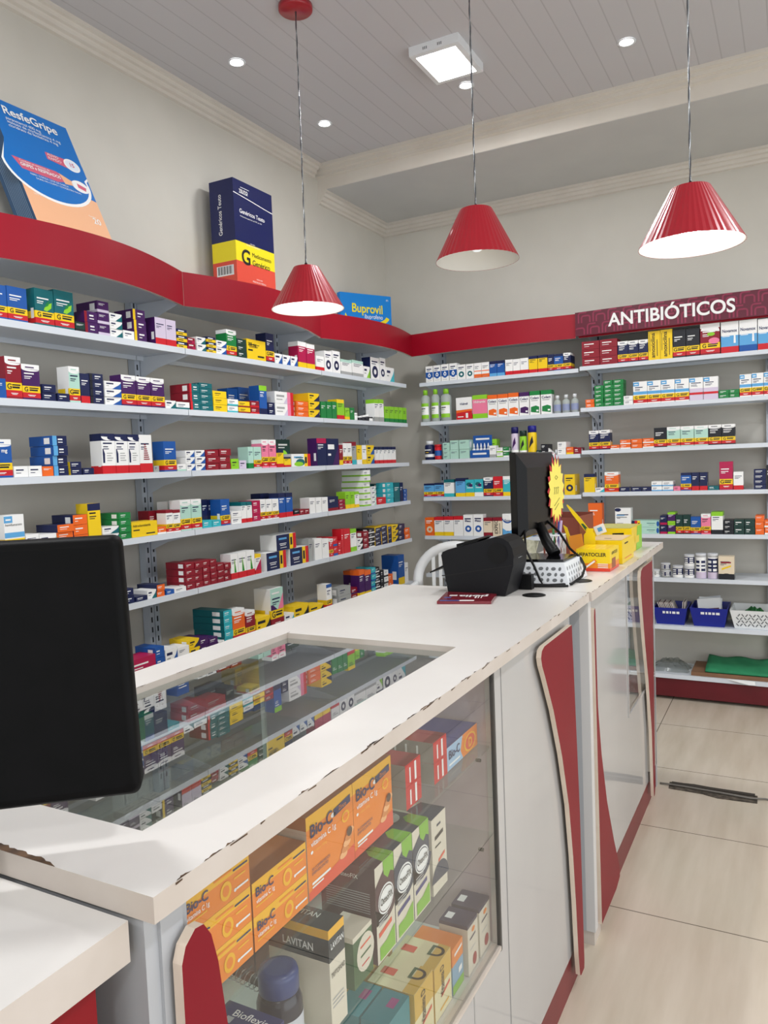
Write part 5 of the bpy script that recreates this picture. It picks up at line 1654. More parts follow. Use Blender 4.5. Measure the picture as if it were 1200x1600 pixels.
def deco_bioz(b, w, h, d):
    T = TT(b, w, h)
    F(b, w, h, 0, [(0, 0), (1, 0), (1, .22), (0, .10)], MRD)
    T('Bio-C', .07, .73, .15, MNV, 'l', .46 * w, .015)
    F(b, w, h, 1, [(.56, .76), (.94, .80), (.94, .90), (.56, .86)], MNV); F(b, w, h, 1, ell(.55, .80, .05, .03, 14), M_wink)
    T('Zinco', .75, .805, .055, MO, 'c', .3 * w)
    T('vitamina C 1g', .07, .62, .07, M_wink, 'l', .55 * w, .01)
    F(b, w, h, 1, ell(.09, .55, .025, .02, 12), M_wink); T('+ zinco 10mg', .13, .535, .035, MY, 'l', .36 * w)
    F(b, w, h, 1, ell(.82, .66, .085, .075), MY); F(b, w, h, 2, ell(.82, .66, .06, .052), MO)
    for i, (u, v) in enumerate(((.74, .20), (.78, .26), (.82, .32), (.86, .38), (.90, .44))):
        F(b, w, h, 2 + i, ell(u, v, .085, .045, 16), mat('tablet_print' + str(i % 2), ('f2b57e', 'd98a4c')[i % 2], .4))
    F(b, w, h, 8, ell(.88, .44, .06, .06, 16), mat('kiwi_print', '5a4030', .5))
    T('30 COMPRIMIDOS', .07, .33, .035, MNV, 'l', .4 * w); T('EFERVESCENTES', .07, .28, .035, MNV, 'l', .36 * w)
    F(b, w, h, 1, [(.07, .16), (.45, .16), (.45, .19), (.07, .19)], M_wink); F(b, w, h, 1, [(.07, .12), (.3, .12), (.3, .14), (.07, .14)], M_wink)


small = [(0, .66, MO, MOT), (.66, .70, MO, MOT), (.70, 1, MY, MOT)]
zs = ZS1 + .0005
h0 = .0422
for i, s in enumerate(('bottom', 'middle', 'top')):
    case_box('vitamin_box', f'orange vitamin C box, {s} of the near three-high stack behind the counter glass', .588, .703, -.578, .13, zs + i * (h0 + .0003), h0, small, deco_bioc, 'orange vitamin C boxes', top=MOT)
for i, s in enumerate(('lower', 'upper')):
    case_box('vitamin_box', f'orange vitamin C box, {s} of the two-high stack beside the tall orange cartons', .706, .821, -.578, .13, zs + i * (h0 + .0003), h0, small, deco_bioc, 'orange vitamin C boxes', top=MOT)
MCW = mat('vitamin_side_white', 'd9c4b0', .4)
for i, s in enumerate(('nearer the small orange stacks', 'beside the red medicine boxes')):
    y = .8235 + i * .1225
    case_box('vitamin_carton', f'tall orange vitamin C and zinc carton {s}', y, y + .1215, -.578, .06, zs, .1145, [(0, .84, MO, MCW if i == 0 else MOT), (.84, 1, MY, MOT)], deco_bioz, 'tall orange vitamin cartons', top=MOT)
M_rx = mat('rx_red', 'c8141e', .33); M_rxg = mat('rx_grey', '9b948c', .45); M_rxd = mat('rx_top', '9c1c24', .36)


def deco_rx(b, w, h, d):
    F(b, w, h, 0, [(.25, .12), (.33, .12), (.33, .8), (.25, .8)], M_wink); F(b, w, h, 0, [(.58, .08), (.70, .08), (.70, .92), (.58, .92)], M_wink)
    x = -w / 2 - .0006
    for i in range(5):
        b.poly([(x, d * (.2 + .15 * i) + .004, .2 * h), (x, d * (.2 + .15 * i), .2 * h), (x, d * (.2 + .15 * i), .8 * h), (x, d * (.2 + .15 * i) + .004, .8 * h)], M_wink)
    b.poly([(-w * .35, d * .55, h + .0004), (w * .35, d * .55, h + .0004), (w * .35, d * .85, h + .0004), (-w * .35, d * .85, h + .0004)], M_wink)
    for i in range(7):
        b.poly([(-w * .3 + i * w * .09, d * .6, h + .0008), (-w * .26 + i * w * .09, d * .6, h + .0008), (-w * .26 + i * w * .09, d * .8, h + .0008), (-w * .3 + i * w * .09, d * .8, h + .0008)], M_ink)


for k, (ya, yb) in enumerate(((1.117, 1.176), (1.230, 1.289))):
    for i in range(2):
        case_box('medicine_carton', f"red medicine box with grey end, {('lower', 'upper')[i]} of the {('pair by the orange cartons', 'pair beside the blue vitamin box')[k]}", ya, yb, -.578, .15, zs + i * .0385, .038,
                 [(0, 1, M_rx, M_rxg)], deco_rx, 'red medicine boxes in the glass counter', top=M_rxd)
M_pu = mat('vitd_violet', '3d3f7c', .35); M_cd = mat('carton_offwhite', 'dcd4c2', .4)


def deco_bd(b, w, h, d):
    F(b, w, h, 0, [(0, 0), (.5, 0), (.42, .4), (.5, 1), (0, 1)], mat('vitd_sky', '9fc0dd', .35))
    TT(b, w, h)('Bio-C', .05, .46, .36, MNV, 'l', .34 * w, .02)
    F(b, w, h, 1, ell(.74, .46, .2, .40), MY); F(b, w, h, 2, ell(.74, .46, .16, .33), MRD); TT(b, w, h)('D', .74, .26, .4, MY, 'c', None, .03)
    F(b, w, h, 1, [(.06, .16), (.4, .16), (.4, .24), (.06, .24)], M_wink)


case_box('vitamin_box', 'violet topped vitamin box with orange roundel at the far end of the glass shelf', 1.293, 1.448, -.580, .10, zs, .045, [(0, 1, MO, M_cd)], deco_bd, top=M_pu)
for i in range(2):
    def deco_s(b, w, h, d):
        F(b, w, h, 0, [(.3, .1), (.7, .1), (.7, .9), (.3, .9)], MY); F(b, w, h, 1, [(.38, .3), (.62, .3), (.62, .7), (.38, .7)], M_wn)
    M_wn = mat('small_navy', '39355a', .4)
    case_box('ointment_box', f"small white and yellow box lying on the {('nearer', 'farther')[i]} red medicine boxes", 1.235 - i * .1, 1.283 - i * .1, -.64, .045, zs + .0775, .022, [(0, 1, M_cd, M_cd)], deco_s)
MG_l = mat('bone_lime', '7cb82c', .35)


def deco_bone(col):
    def f(b, w, h, d):
        F(b, w, h, 0, [(0, .40)] + ell(.55, .62, .62, .24, 18, PI * 1.05, PI * 1.98) + [(1, .6), (1, .86), (.62, .86), (.5, .92), (0, .80)], col)
        F(b, w, h, 1, [(.42, 1), (.46, .86), (.66, .79), (.82, .84), (1, .80), (1, 1)], MG_l)
        F(b, w, h, 2, ell(.53, .60, .42, .15, 24), M_wink); F(b, w, h, 3, ell(.53, .60, .39, .13, 24), col); F(b, w, h, 4, ell(.53, .60, .37, .118, 24), M_wink)
        b.text('OsteoFIX', (-w / 2 + .53 * w, -.0024, .575 * h), (1, 0, 0), (0, 0, 1), .07 * h, M_ink, .01, 'c', .66 * w)
        F(b, w, h, 1, [(.1, .26), (.8, .30), (.8, .35), (.1, .31)], MRD if col is M_pl else M_pu)
        F(b, w, h, 1, [(.12, .02), (.95, .02), (.95, .25), (.5, .17), (.12, .16)], MG_l)
        for v in (.44, .41, .38):
            F(b, w, h, 1, [(.12, v - .01), (.6, v - .01), (.6, v + .004), (.12, v + .004)], M_post)
        x = -w / 2 - .0006
        if True:
            b.text('OsteoFIX', (x, d * .5, .86 * h), (0, -1, 0), (0, 0, 1), .045 * h, M_wink, .005, 'c', .5 * d)
            for v in range(9):
                z = h * (.72 - .025 * v)
                b.poly([(x, d * .9, z), (x, d * .1, z), (x, d * .1, z + .0012), (x, d * .9, z + .0012)], M_post)
        z = h + .0006
        b.poly([(-w * .08, 0, z), (w * .5, 0, z), (w * .5, d * .36, z), (w * .22, d * .40, z), (w * .02, d * .28, z)], MG_l)
        b.poly([(p[0], p[1], z) for p in [(w * .34 * math.cos(a * PI / 10), d * .62 + d * .2 * math.sin(a * PI / 10)) for a in range(20)]], M_wink)
        b.text('OsteoFIX', (0, d * .58, z + .0006), (1, 0, 0), (0, 1, 0), d * .13, M_ink, .008, 'c', w * .55)
    return f


M_pl = mat('bone_plum', '4a2733', .36); M_bn = mat('bone_navy', '2c3a50', .36)
zq = ZS2 + .0005
case_box('vitamin_carton', 'plum and white calcium carton with oval logo, first of three behind the glass', .980, 1.040, -.566, .098, zq, .152, [(0, 1, M_cd, M_pl)], deco_bone(M_pl), 'calcium cartons with oval logo', top=M_pl)
case_box('vitamin_carton', 'navy and white calcium carton with oval logo, second of three behind the glass', 1.0425, 1.107, -.566, .098, zq, .152, [(0, 1, M_cd, M_bn)], deco_bone(M_bn), 'calcium cartons with oval logo', top=M_bn)
case_box('vitamin_carton', 'navy and white calcium carton with oval logo, third of three, beside a white carton', 1.1095, 1.172, -.566, .098, zq, .150, [(0, 1, M_cd, M_bn)], deco_bone(M_bn), 'calcium cartons with oval logo', top=M_bn)


def deco_malt(b, w, h, d):
    F(b, w, h, 0, ell(.5, .12, .6, .26, 20, 0, PI), M_bn); F(b, w, h, 1, [(.2, .70), (.78, .72), (.78, .77), (.2, .75)], M_ink); F(b, w, h, 1, [(.35, .86), (.62, .86), (.62, .89), (.35, .89)], M_bn)
    F(b, w, h, 1, [(.4, .38), (.85, .42), (.85, .46), (.4, .42)], MRD); F(b, w, h, 1, [(.2, .60), (.6, .60), (.6, .62), (.2, .62)], M_ink)
    z = h + .0005
    b.poly([(-w / 2, d * .0, z), (w / 2, 0, z), (w / 2, d * .5, z), (-w * .2, d * .6, z)], M_bn)


case_box('vitamin_carton', 'white carton with dark arch beside the third navy calcium carton', 1.185, 1.246, -.566, .098, zq, .137, [(0, 1, M_cd, M_cd)], deco_malt, top=M_cd)
M_lv = mat('lid_slate', '26343e', .18)


def deco_lav(b, w, h, d):
    x = -w / 2 - .0006
    b.text('LAVITAN', (x, d * .5, .765 * h), (0, -1, 0), (0, 0, 1), .075 * h, M_wink, .012, 'c', .5 * d)
    b.text('LAVITAN', (0, -.001, .80 * h), (1, 0, 0), (0, 0, 1), .06 * h, M_wink, .01, 'c', .8 * w)
    b.text('TRIPTOFANO', (0, -.001, .52 * h), (1, 0, 0), (0, 0, 1), .05 * h, M_ink, .01, 'c', .86 * w)
    for v in (.3, .26, .22):
        F(b, w, h, 1, [(.1, v), (.8, v), (.8, v + .012), (.1, v + .012)], M_post)
    b.text('LAVITAN', (0, d * .55, h + .0008), (0, -1, 0), (1, 0, 0), w * .26, M_wink, .01, 'c', d * .5)


case_box('vitamin_carton', 'white vitamin carton with slate lid and yellow stripe on the lower glass shelf', .832, .872, -.556, .100, zq, .142,
         [(0, .68, M_cd, M_cd), (.68, .91, M_lv, M_lv), (.91, 1, MY, MY)], deco_lav, top=M_lv)
M_gr = mat('osteo_green', '2f5b34', .36)


def deco_gr(b, w, h, d):
    F(b, w, h, 0, ell(.62, .52, .46, .36, 20), M_cd); F(b, w, h, 1, [(.35, .66), (.9, .68), (.9, .72), (.35, .70)], MRD); F(b, w, h, 1, [(.35, .48), (.9, .50), (.9, .54), (.35, .52)], M_gr)
    F(b, w, h, 1, [(.4, .3), (.8, .31), (.8, .34), (.4, .33)], M_rx)


case_box('vitamin_carton', 'green and white carton with white lid between the slate lidded carton and plum carton', .916, .972, -.570, .05, zq, .078, [(0, .9, M_gr, M_gr), (.9, 1, M_cd, M_cd)], deco_gr, top=M_cd)
M_bf = mat('joint_blue', '1f2c66', .3)


def deco_bf(b, w, h, d):
    z = h + .0006
    b.text('Bioflexis', (0, d * .45, z), (0, -1, 0), (1, 0, 0), w * .26, M_wink, .008, 'c', d * .8)
    b.poly([(-w * .3, d * .8, z), (-w * .3, d * .68, z), (-w * .05, d * .68, z), (-w * .05, d * .8, z)], M_post)
    for u in (.1, .2):
        b.poly([(-w * .3 - u * w * .3, d * .6, z), (-w * .3 - u * w * .3, d * .2, z), (-w * .26 - u * w * .3, d * .2, z), (-w * .26 - u * w * .3, d * .6, z)], M_post)


case_box('vitamin_carton', 'blue joint supplement box in front of the blue bottle, lower glass shelf', .690, .732, -.560, .085, zq, .085, [(0, 1, M_bf, M_bf)], deco_bf, top=M_bf)
case_box('vitamin_carton', 'second blue joint supplement box, closer to the red arched board', .632, .675, -.560, .085, zq, .072, [(0, 1, M_bf, M_bf)], deco_bf, top=M_bf)
t = thing('supplement_bottle', 'dark blue supplement bottle with ribbed blue cap on the lower glass shelf', 'bottle', (-.596, .772, zq))
m = MB(); m.lathe([(.028, 0), (.030, .004), (.030, .075), (.026, .088), (.021, .092)], (0, 0, 0), mat('bottle_navy', '10182e', .18), 32); m.build('bottle_body', t)
m = MB(); m.lathe([(.0305, .008), (.0305, .062)], (0, 0, 0), mat('bottle_label', 'c9ccd2', .5), 32, caps=False)
m.box(-.004, .0308, -.022, .006, .03, .034, M_bf); m.build('label', t)
m = MB()
pr = []
m.lathe([(.0255, .090), (.0265, .092), (.0265, .112), (.0250, .118), (.018, .1195)], (0, 0, 0), mat('cap_blue', '2d4278', .28), 48); m.build('cap', t)
t = thing('spiral_notebook', 'dark spiral notebook lying on the lower glass shelf', 'notebook', (-.74, .92, zq + .0035), -.12)
m = MB(); m.box(-.07, .055, -.055, .085, 0, .012, mat('notebook_cover', '2a2a32', .4)); m.build('cover', t)
m = MB()
for i in range(13):
    x = -.064 + i * .0093
    m.tube([(x, -.055 + .010 * math.cos(a * PI / 5) - .002, .008 + .011 * math.sin(a * PI / 5)) for a in range(11)], .0009, mat('wire_steel', 'b9bcc0', .25, 1.0), 5)
m.build('wire_spiral', t)
if True:
    if True:
        t = thing('ointment_jar', 'small round white jar between slate lidded carton and green carton', 'jar', (-.600, .893, zq))
        m = MB(); m.lathe([(.016, 0), (.017, .002), (.017, .010)], (0, 0, 0), M_white, 24); m.build('jar_body', t)
        m = MB(); m.lathe([(.0185, .010), (.0185, .019), (.0165, .0205)], (0, 0, 0), M_white, 24); m.build('lid', t)
# case floor
zf = .4495
M_vd = mat('vitd_cream', 'eae0b4', .36); M_vy = mat('vitd_yellow', 'd9b04a', .36); M_tl = mat('teal_card', '2f8790', .36)


def deco_vd(b, w, h, d):
    F(b, w, h, 0, [(0, .55), (1, .55), (1, 1), (0, 1)], M_vy)
    b.text('Vitamina D', (-w / 2 + .55 * w, -.001, .62 * h), (0, 0, 1), (-1, 0, 0), .22 * w, M_ink, .012, 'c', .55 * h)
    F(b, w, h, 1, [(.4, .32), (.9, .40), (.9, .46), (.4, .38)], MRD); F(b, w, h, 1, [(.3, .1), (.8, .12), (.8, .16), (.3, .14)], MY)
    z = h + .0006
    b.poly([(-w * .5, 0, z), (w * .5, 0, z), (w * .5, d * .25, z), (-w * .5, d * .25, z)], M_vy)
    b.text('D', (0, d * .34, z), (0, -1, 0), (1, 0, 0), w * .4, M_gr, .02, 'l'); b.poly([(-w * .1, d * .9, z), (-w * .1, d * .6, z), (w * .15, d * .6, z), (w * .15, d * .9, z)], MRD)


for i, (ya, xf, s) in enumerate(((1.106, -.572, 'third'), (1.186, -.572, 'last'), (1.106, -.668, 'first'), (1.160, -.668, 'second'))):
    case_box('vitamin_carton', f'cream and yellow vitamin D carton, {s} in the group on the case floor', ya, ya + (.074 if xf > -.6 else .05), xf, .090, zf, (.106 if i != 1 else .100), [(0, 1, M_vd, M_vy)], deco_vd, 'vitamin D cartons on the case floor', top=M_vd)


def deco_tl(b, w, h, d):
    z = h + .0006
    b.poly([(w * .0, d * .5, z), (w * .0, d * .2, z), (w * .3, d * .2, z), (w * .3, d * .5, z)], mat('magenta_print', 'a53f86', .4)); F(b, w, h, 1, [(.3, .4), (.7, .4), (.7, .6), (.3, .6)], M_wink)


for i in range(2):
    case_box('vitamin_carton', f"teal carton on the case floor, {('near the glass', 'farther from the glass')[i]}, before the vitamin D cartons", 1.020, 1.100, -.578 - i * .052, .048, zf, .108, [(0, 1, M_tl, M_tl)], deco_tl, 'teal cartons on the case floor', top=M_tl)


def deco_ob(b, w, h, d):
    F(b, w, h, 0, [(0, 0), (1, 0), (1, .2), (0, .2)], MG_l); F(b, w, h, 1, [(.2, .80), (.9, .84), (.9, .9), (.2, .86)], M_wink); F(b, w, h, 1, [(.55, .32), (.85, .34), (.85, .46), (.55, .44)], M_wink)


M_lb = mat('oral_sky', '7fa8c4', .35)
case_box('vitamin_carton', 'orange topped pale blue carton on the case floor beside the vitamin D row', 1.266, 1.318, -.572, .085, zf, .088, [(0, .62, M_lb, M_lb), (.62, 1, MO, MO)], deco_ob, top=MO)
M_wv = mat('lid_indigo', '34324f', .34)


def deco_wv(b, w, h, d):
    F(b, w, h, 0, [(.2, .66), (.75, .68), (.75, .72), (.2, .70)], M_wv); F(b, w, h, 0, ell(.62, .2, .2, .12, 16), M_rxd); F(b, w, h, 0, ell(.55, .82, .16, .05, 16), MO)
    F(b, w, h, 0, [(.2, .46), (.7, .47), (.7, .49), (.2, .48)], M_post)
    z = h + .0006
    b.poly([(-w * .25, d * .65, z), (w * .15, d * .65, z), (w * .15, d * .9, z), (-w * .25, d * .9, z)], M_wink)


for i in range(2):
    case_box('vitamin_carton', f"white carton with indigo lid on the case floor, {('beside the orange topped carton', 'nearest the divider')[i]}", (1.330, 1.392)[i], (1.382, 1.450)[i], -.566, .06, zf, .100, [(0, .93, M_cd, M_cd), (.93, 1, M_wv, M_wv)], deco_wv, 'white cartons with indigo lids', top=M_wv)

# ------------------------------------------------------------------ near monitor, seen from behind
md = Vector((.766, .643, 0)).normalized()       # along the panel
mn = Vector((.643, -.766, 0)).normalized()      # out of its back, towards the customer
mon = thing('computer_monitor', 'large black monitor seen from behind on the lower counter, cut off by the frame', 'monitor', (-.80, .425, ZC1))
MO_ = Vector(mon.location)


def msp(u, v, w):                               # u along, v up (from 1.115), w outwards
    p = Vector((-.602, .566, 1.117)) + md * u + Vector((0, 0, 1)) * v + mn * w
    p += (Vector((-.020, .007, 0)) - mn * .012) * (v / .265)
    return p - MO_


b = MB()
W_, H_ = .44, .268
r_ = .010
ol = [(0 - r_ + r_ * math.cos(a), H_ - r_ + r_ * math.sin(a)) for a in [i * PI / 10 for i in range(6)]]
ol += [(-W_ + r_ + r_ * math.cos(a), H_ - r_ + r_ * math.sin(a)) for a in [PI / 2 + i * PI / 10 for i in range(6)]]
ol += [(-W_ + r_ + r_ * math.cos(a), r_ + r_ * math.sin(a)) for a in [PI + i * PI / 10 for i in range(6)]]
ol += [(-r_ + r_ * math.cos(a), r_ + r_ * math.sin(a)) for a in [1.5 * PI + i * PI / 10 for i in range(6)]]
M_mon = noisy('monitor_back', '050505', '080708', 30, .5, spec=.10)
rings = []
for w, inset in ((-.030, .0), (-.006, .0), (-.001, .004), (0, .010)):
    rings.append([msp(u + inset * (-1 if u > -W_ / 2 else 1), v + inset * (-1 if v > H_ / 2 else 1), w) for u, v in ol])
n = len(ol)
vs = [p for rg in rings for p in rg]
fs = [(i * n + k, i * n + (k + 1) % n, (i + 1) * n + (k + 1) % n, (i + 1) * n + k) for i in range(len(rings) - 1) for k in range(n)]
b.mesh(vs, fs, M_mon, True)
b.poly(rings[-1], M_mon); b.poly(rings[0][::-1], M_black_g)
b.build('display_housing', mon)
b = MB()
b.poly([msp(-.160, .020, .0006), msp(-.145, .022, .0006), msp(-.145, .026, .0006), msp(-.160, .024, .0006)], M_black_g)
b.build('lock_slot', mon)
b = MB()
b.prism([msp(u, .09, .004) for u in (-.27, -.22)] + [msp(u, -.09, .004) for u in (-.22, -.27)], mn * .018, M_black)
b.build('stand_neck', mon)
b = MB(); b.lathe([(.105, 0), (.110, .004), (.108, .010), (.06, .018), (.03, .030)], (-.845 - MO_.x, .425 - MO_.y, 0), M_black_g, 40); b.build('stand_base', mon)

# ------------------------------------------------------------------ printer on the glass counter's far end
pr = thing('label_printer', 'black label printer with round hub on its side on the white counter', 'printer', (-.81, 2.12, ZT1))
PO = Vector(pr.location)
P2 = [(-.903, 1.064), (-.728, 1.064), (-.702, 1.150), (-.700, 1.178), (-.704, 1.200), (-.714, 1.217), (-.732, 1.228), (-.752, 1.231), (-.82, 1.213), (-.90, 1.193), (-.916, 1.186), (-.922, 1.176)]
b = MB(); b.prism([Vector((x, 2.065, z)) - PO for x, z in P2], (0, .120, 0), M_charcoal); b.build('housing', pr)
b = MB()
b.prism([Vector(q) - PO for q in [(-.921, 2.0645, 1.1145), (-.902, 2.0645, 1.1155), (-.704, 2.0645, 1.150), (-.704, 2.0645, 1.1525), (-.902, 2.0645, 1.1185), (-.921, 2.0645, 1.1175)]], (0, -.0006, 0), mat('printer_seam', '020203', .7))
b.build('lid_seam', pr)
b = MB(); b.lathe([(.030, .0), (.028, .001), (.016, .0012), (.014, .0035), (.010, .0045)], (-.748 - PO.x, 2.0640 - PO.y - .001, 1.185 - PO.z), M_black, 32, ax='y'); b.build('hub_cover', pr)
b = MB(); b.prism([Vector((x, 2.072, z)) - PO for x, z in ((-.875, 1.2002), (-.812, 1.2155), (-.802, 1.2235), (-.812, 1.2260), (-.875, 1.2085))], (0, .10, 0), M_black); b.build('lid', pr)
b = MB(); b.prism([Vector((x, 2.075, z)) - PO for x, z in ((-.965, 1.124), (-.915, 1.148), (-.915, 1.142), (-.965, 1.120))], (0, .09, 0), M_black); b.build('paper_tray', pr)
b = MB(); b.box(-.76 - PO.x, -.690 - PO.x, 2.19 - PO.y, 2.215 - PO.y, .001, .045, M_black); b.build('power_block', pr)
b = MB(); b.text('EPSON', Vector((-.7005, 2.125, 1.168)) - PO, (0, 1, 0), (-.1, 0, 1), .007, M_steel, .01, 'c', .03); b.build('maker_badge', pr)

lf = bpy.data.objects.new  # shorthand not used further
lt = thing('leaflet_bundle', 'bundle of maroon printed leaflets lying in front of the black printer', 'leaflets', (-.81, 2.0, ZT1))
M_lf = mat('leaflet_maroon', '7a1626', .25, coat=.4); M_lfb = mat('leaflet_blue', '4358a0', .3)
b = MB()
q = [(-.868, 1.905), (-.726, 1.945), (-.752, 2.060), (-.905, 2.058)]
b.prism([(x + .81, y - 2.0, .0006) for x, y in q], (0, 0, .0075), M_lf)
L0, U0 = Vector((-.868 + .81, 1.905 - 2.0, .0084)), Vector((.142, .040, 0)).normalized()
V0 = Vector((-.037, .153, 0)).normalized()


def lq(u0, u1, v0, v1, m, e=0.0):
    b.poly([L0 + U0 * u0 + V0 * v0 + Vector((0, 0, e)), L0 + U0 * u1 + V0 * v0 + Vector((0, 0, e)), L0 + U0 * u1 + V0 * v1 + Vector((0, 0, e)), L0 + U0 * u0 + V0 * v1 + Vector((0, 0, e))], m)


lq(.006, .060, .004, .018, M_lfb); lq(.060, .10, .004, .020, M_wink); lq(.01, .03, .05, .066, M_lfb); lq(.02, .042, .082, .1, M_wink)
b.text('polia', L0 + U0 * .088 + V0 * .095 + Vector((0, 0, .0004)), -U0, -V0, .030, M_wink, .03, 'c')
lq(.095, .10, .05, .09, M_wink); lq(.104, .107, .05, .09, M_wink); lq(.112, .115, .05, .09, M_wink)
b.build('leaflet', lt)
for x, y, nm in ((-.657, 2.105, 'on the glass counter beside the printer'), (-.592, 2.388, 'on the second counter beside the white basket')):
    b = MB(); b.lathe([(.0, .0), (.031, 0), (.033, .0012), (.030, .0022), (.027, .0012), (0, .001)], (0, 0, 0), M_black, 36)
    o = b.build('cable_grommet', None, (x, y, ZT1 + .0004)); tag(o, 'round black cable grommet ' + nm, 'cable grommet', 'cable grommets')

# ------------------------------------------------------------------ white perforated basket under the second monitor
bk = thing('plastic_basket', 'white perforated plastic basket upside down under the second monitor', 'basket', (-.69, 2.39, ZT1))
b = MB()
q0 = [(-.083, -.098), (.086, -.105), (.090, .11), (-.083, .11)]
q1 = [(-.073, -.088), (.070, -.092), (.074, .10), (-.073, .10)]
z1 = .066
for i in range(4):
    j = (i + 1) % 4
    b.poly([(*q0[i], .001), (*q0[j], .001), (*q1[j], z1), (*q1[i], z1)], M_white)
b.poly([(*p, z1) for p in q1], M_white)
M_hole = mat('basket_hole', '6f7274', .8)
for fi, cnt in ((0, 7), (1, 7)):
    A, Bq = Vector((*q0[fi], .001)), Vector((*q0[(fi + 1) % 4], .001))
    A1_, B1_ = Vector((*q1[fi], z1)), Vector((*q1[(fi + 1) % 4], z1))
    nr = (Bq - A).cross(A1_ - A).normalized()
    for r in range(3):
        for k in range(cnt):
            u, v = (k + .7 + .25 * (r % 2)) / (cnt + .6), .22 + .26 * r
            c = (A * (1 - u) + Bq * u) * (1 - v) + (A1_ * (1 - u) + B1_ * u) * v + nr * .0005
            U, V = (Bq - A).normalized(), (A1_ - A).normalized()
            rx, ry = (.0075, .0055) if (r + k) % 2 else (.0045, .006)
            if fi == 1:
                rx, ry = .004, .0065
            b.poly([c + U * rx * math.cos(a) + V * ry * math.sin(a) for a in [i * PI / 6 for i in range(12)]], M_hole)
b.build('basket_body', bk)

m2 = thing('computer_monitor', 'black monitor seen edge-on with a yellow starburst price card on its back', 'monitor', (-.72, 2.45, ZT1 + .0672))
O2 = Vector(m2.location)
b = MB()
ya, yb, za, zb = 2.305, 2.715, 1.195, 1.470
b.box(-.786 - O2.x, -.766 - O2.x, ya - O2.y, yb - O2.y, za - O2.z, zb - O2.z, M_black_g); b.build('screen_bezel', m2)
b = MB()
F0 = [(ya + .004, za + .004), (yb - .004, za + .004), (yb - .004, zb - .004), (ya + .004, zb - .004)]
F1 = [(ya + .035, za + .03), (yb - .03, za + .03), (yb - .03, zb - .05), (ya + .035, zb - .05)]
v_ = [Vector((-.766, y, z)) - O2 for y, z in F0] + [Vector((-.742, y, z)) - O2 for y, z in F1]
b.mesh(v_, [(0, 1, 5, 4), (1, 2, 6, 5), (2, 3, 7, 6), (3, 0, 4, 7), (4, 5, 6, 7), (3, 2, 1, 0)], mat('monitor_shell', '050506', .32, spec=.16))
b.build('back_shell', m2)
b = MB()
nk = [(2.455, 1.235, -.742), (2.44, 1.18, -.715), (2.425, 1.15, -.69), (2.42, 1.140, -.682)]
b.tube([Vector((x, y, z)) - O2 for y, z, x in nk], [.016, .018, .020, .020], M_black, 12); b.build('stand_neck', m2)
b = MB(); b.prism([Vector((x, y, 1.1295)) - O2 for x, y in ((-.765, 2.305), (-.630, 2.325), (-.625, 2.46), (-.765, 2.47))], (0, 0, .0075), M_black_g); b.build('stand_base', m2)
# starburst price card hanging on the monitor's back
cd = thing('price_card', 'yellow starburst price card with red spikes taped to the second monitor', 'price card', (-.735, 2.645, 1.335))
b = MB()


def star(cy, cz, ry, rz, spikes, dep, x, m, ph=0.0, drop=0.0):
    pts = []
    for i in range(spikes * 2):
        a = PI * i / spikes + ph
        k = 1.0 if i % 2 == 0 else dep
        pts.append((x, cy + ry * k * math.cos(a), cz + rz * k * math.sin(a)))
    b.prism(pts, (.0008, 0, 0), m)


star(0, 0, .106, .128, 16, .74, -.0015, mat('starburst_red', 'b3232e', .5))
star(.002, 0, .100, .112, 16, .78, -.0002, mat('starburst_yellow', 'f2e56a', .55), .13)
b.build('card', cd)
b = MB()
M_pen = mat('pen_grey', '8f8a4e', .6)
for i in range(3):
    y = -.030 + i * .022
    b.tube([(.0018, y + .012, .008), (.0018, y, .012), (.0018, y + .004, -.002), (.0018, y - .004, -.012)], .0009, M_pen, 5)
b.tube([(.0018, .015, .045), (.0018, -.005, .052), (.0018, -.02, .045), (.0018, -.005, .038), (.0018, .015, .045)], .0008, M_pen, 5)
b.tube([(.0018, -.035, -.052), (.0018, 0, -.040), (.0018, .032, -.028)], .0009, M_pen, 5); b.tube([(.0018, -.03, -.066), (.0018, 0, -.054), (.0018, .02, -.046)], .0009, M_pen, 5)
b.build('handwriting', cd)
b = MB(); b.tube([(-.748, 2.55, 1.24), (-.70, 2.54, 1.20), (-.655, 2.50, 1.15), (-.612, 2.47, 1.122), (-.592, 2.44, 1.098), (-.588, 2.38, 1.078), (-.60, 2.30, 1.0665), (-.66, 2.26, 1.0665), (-.74, 2.262, 1.0665)], .0042, M_black, 8)
o = b.build('monitor_cable'); tag(o, 'black cable looping from the second monitor over the white basket', 'cable', 'black cables')
b = MB(); b.tube([(-.752, 2.33, 1.225), (-.735, 2.285, 1.17), (-.705, 2.27, 1.12), (-.685, 2.262, 1.08), (-.675, 2.255, 1.0672), (-.70, 2.248, 1.0666), (-.76, 2.244, 1.0666)], .0036, M_black, 8)
o = b.build('power_cable'); tag(o, 'straight black cable falling in front of the white basket', 'cable', 'black cables')
b = MB(); b.tube([(-.60, 2.262, 1.0665), (-.65, 2.246, 1.0666), (-.70, 2.234, 1.0666), (-.76, 2.228, 1.0668), (-.80, 2.226, 1.0668)], .0036, M_black, 8)
o = b.build('printer_cable'); tag(o, 'black cable lying on the counter between printer and basket', 'cable', 'black cables')

# ------------------------------------------------------------------ goods on the second counter
M_ep = mat('liver_yellow', 'f2d012', .3); M_er = mat('liver_red', 'e2402a', .3); M_eo = mat('liver_orange', 'ee8a1e', .3); M_kr = mat('tray_board', 'd3b88f', .6)


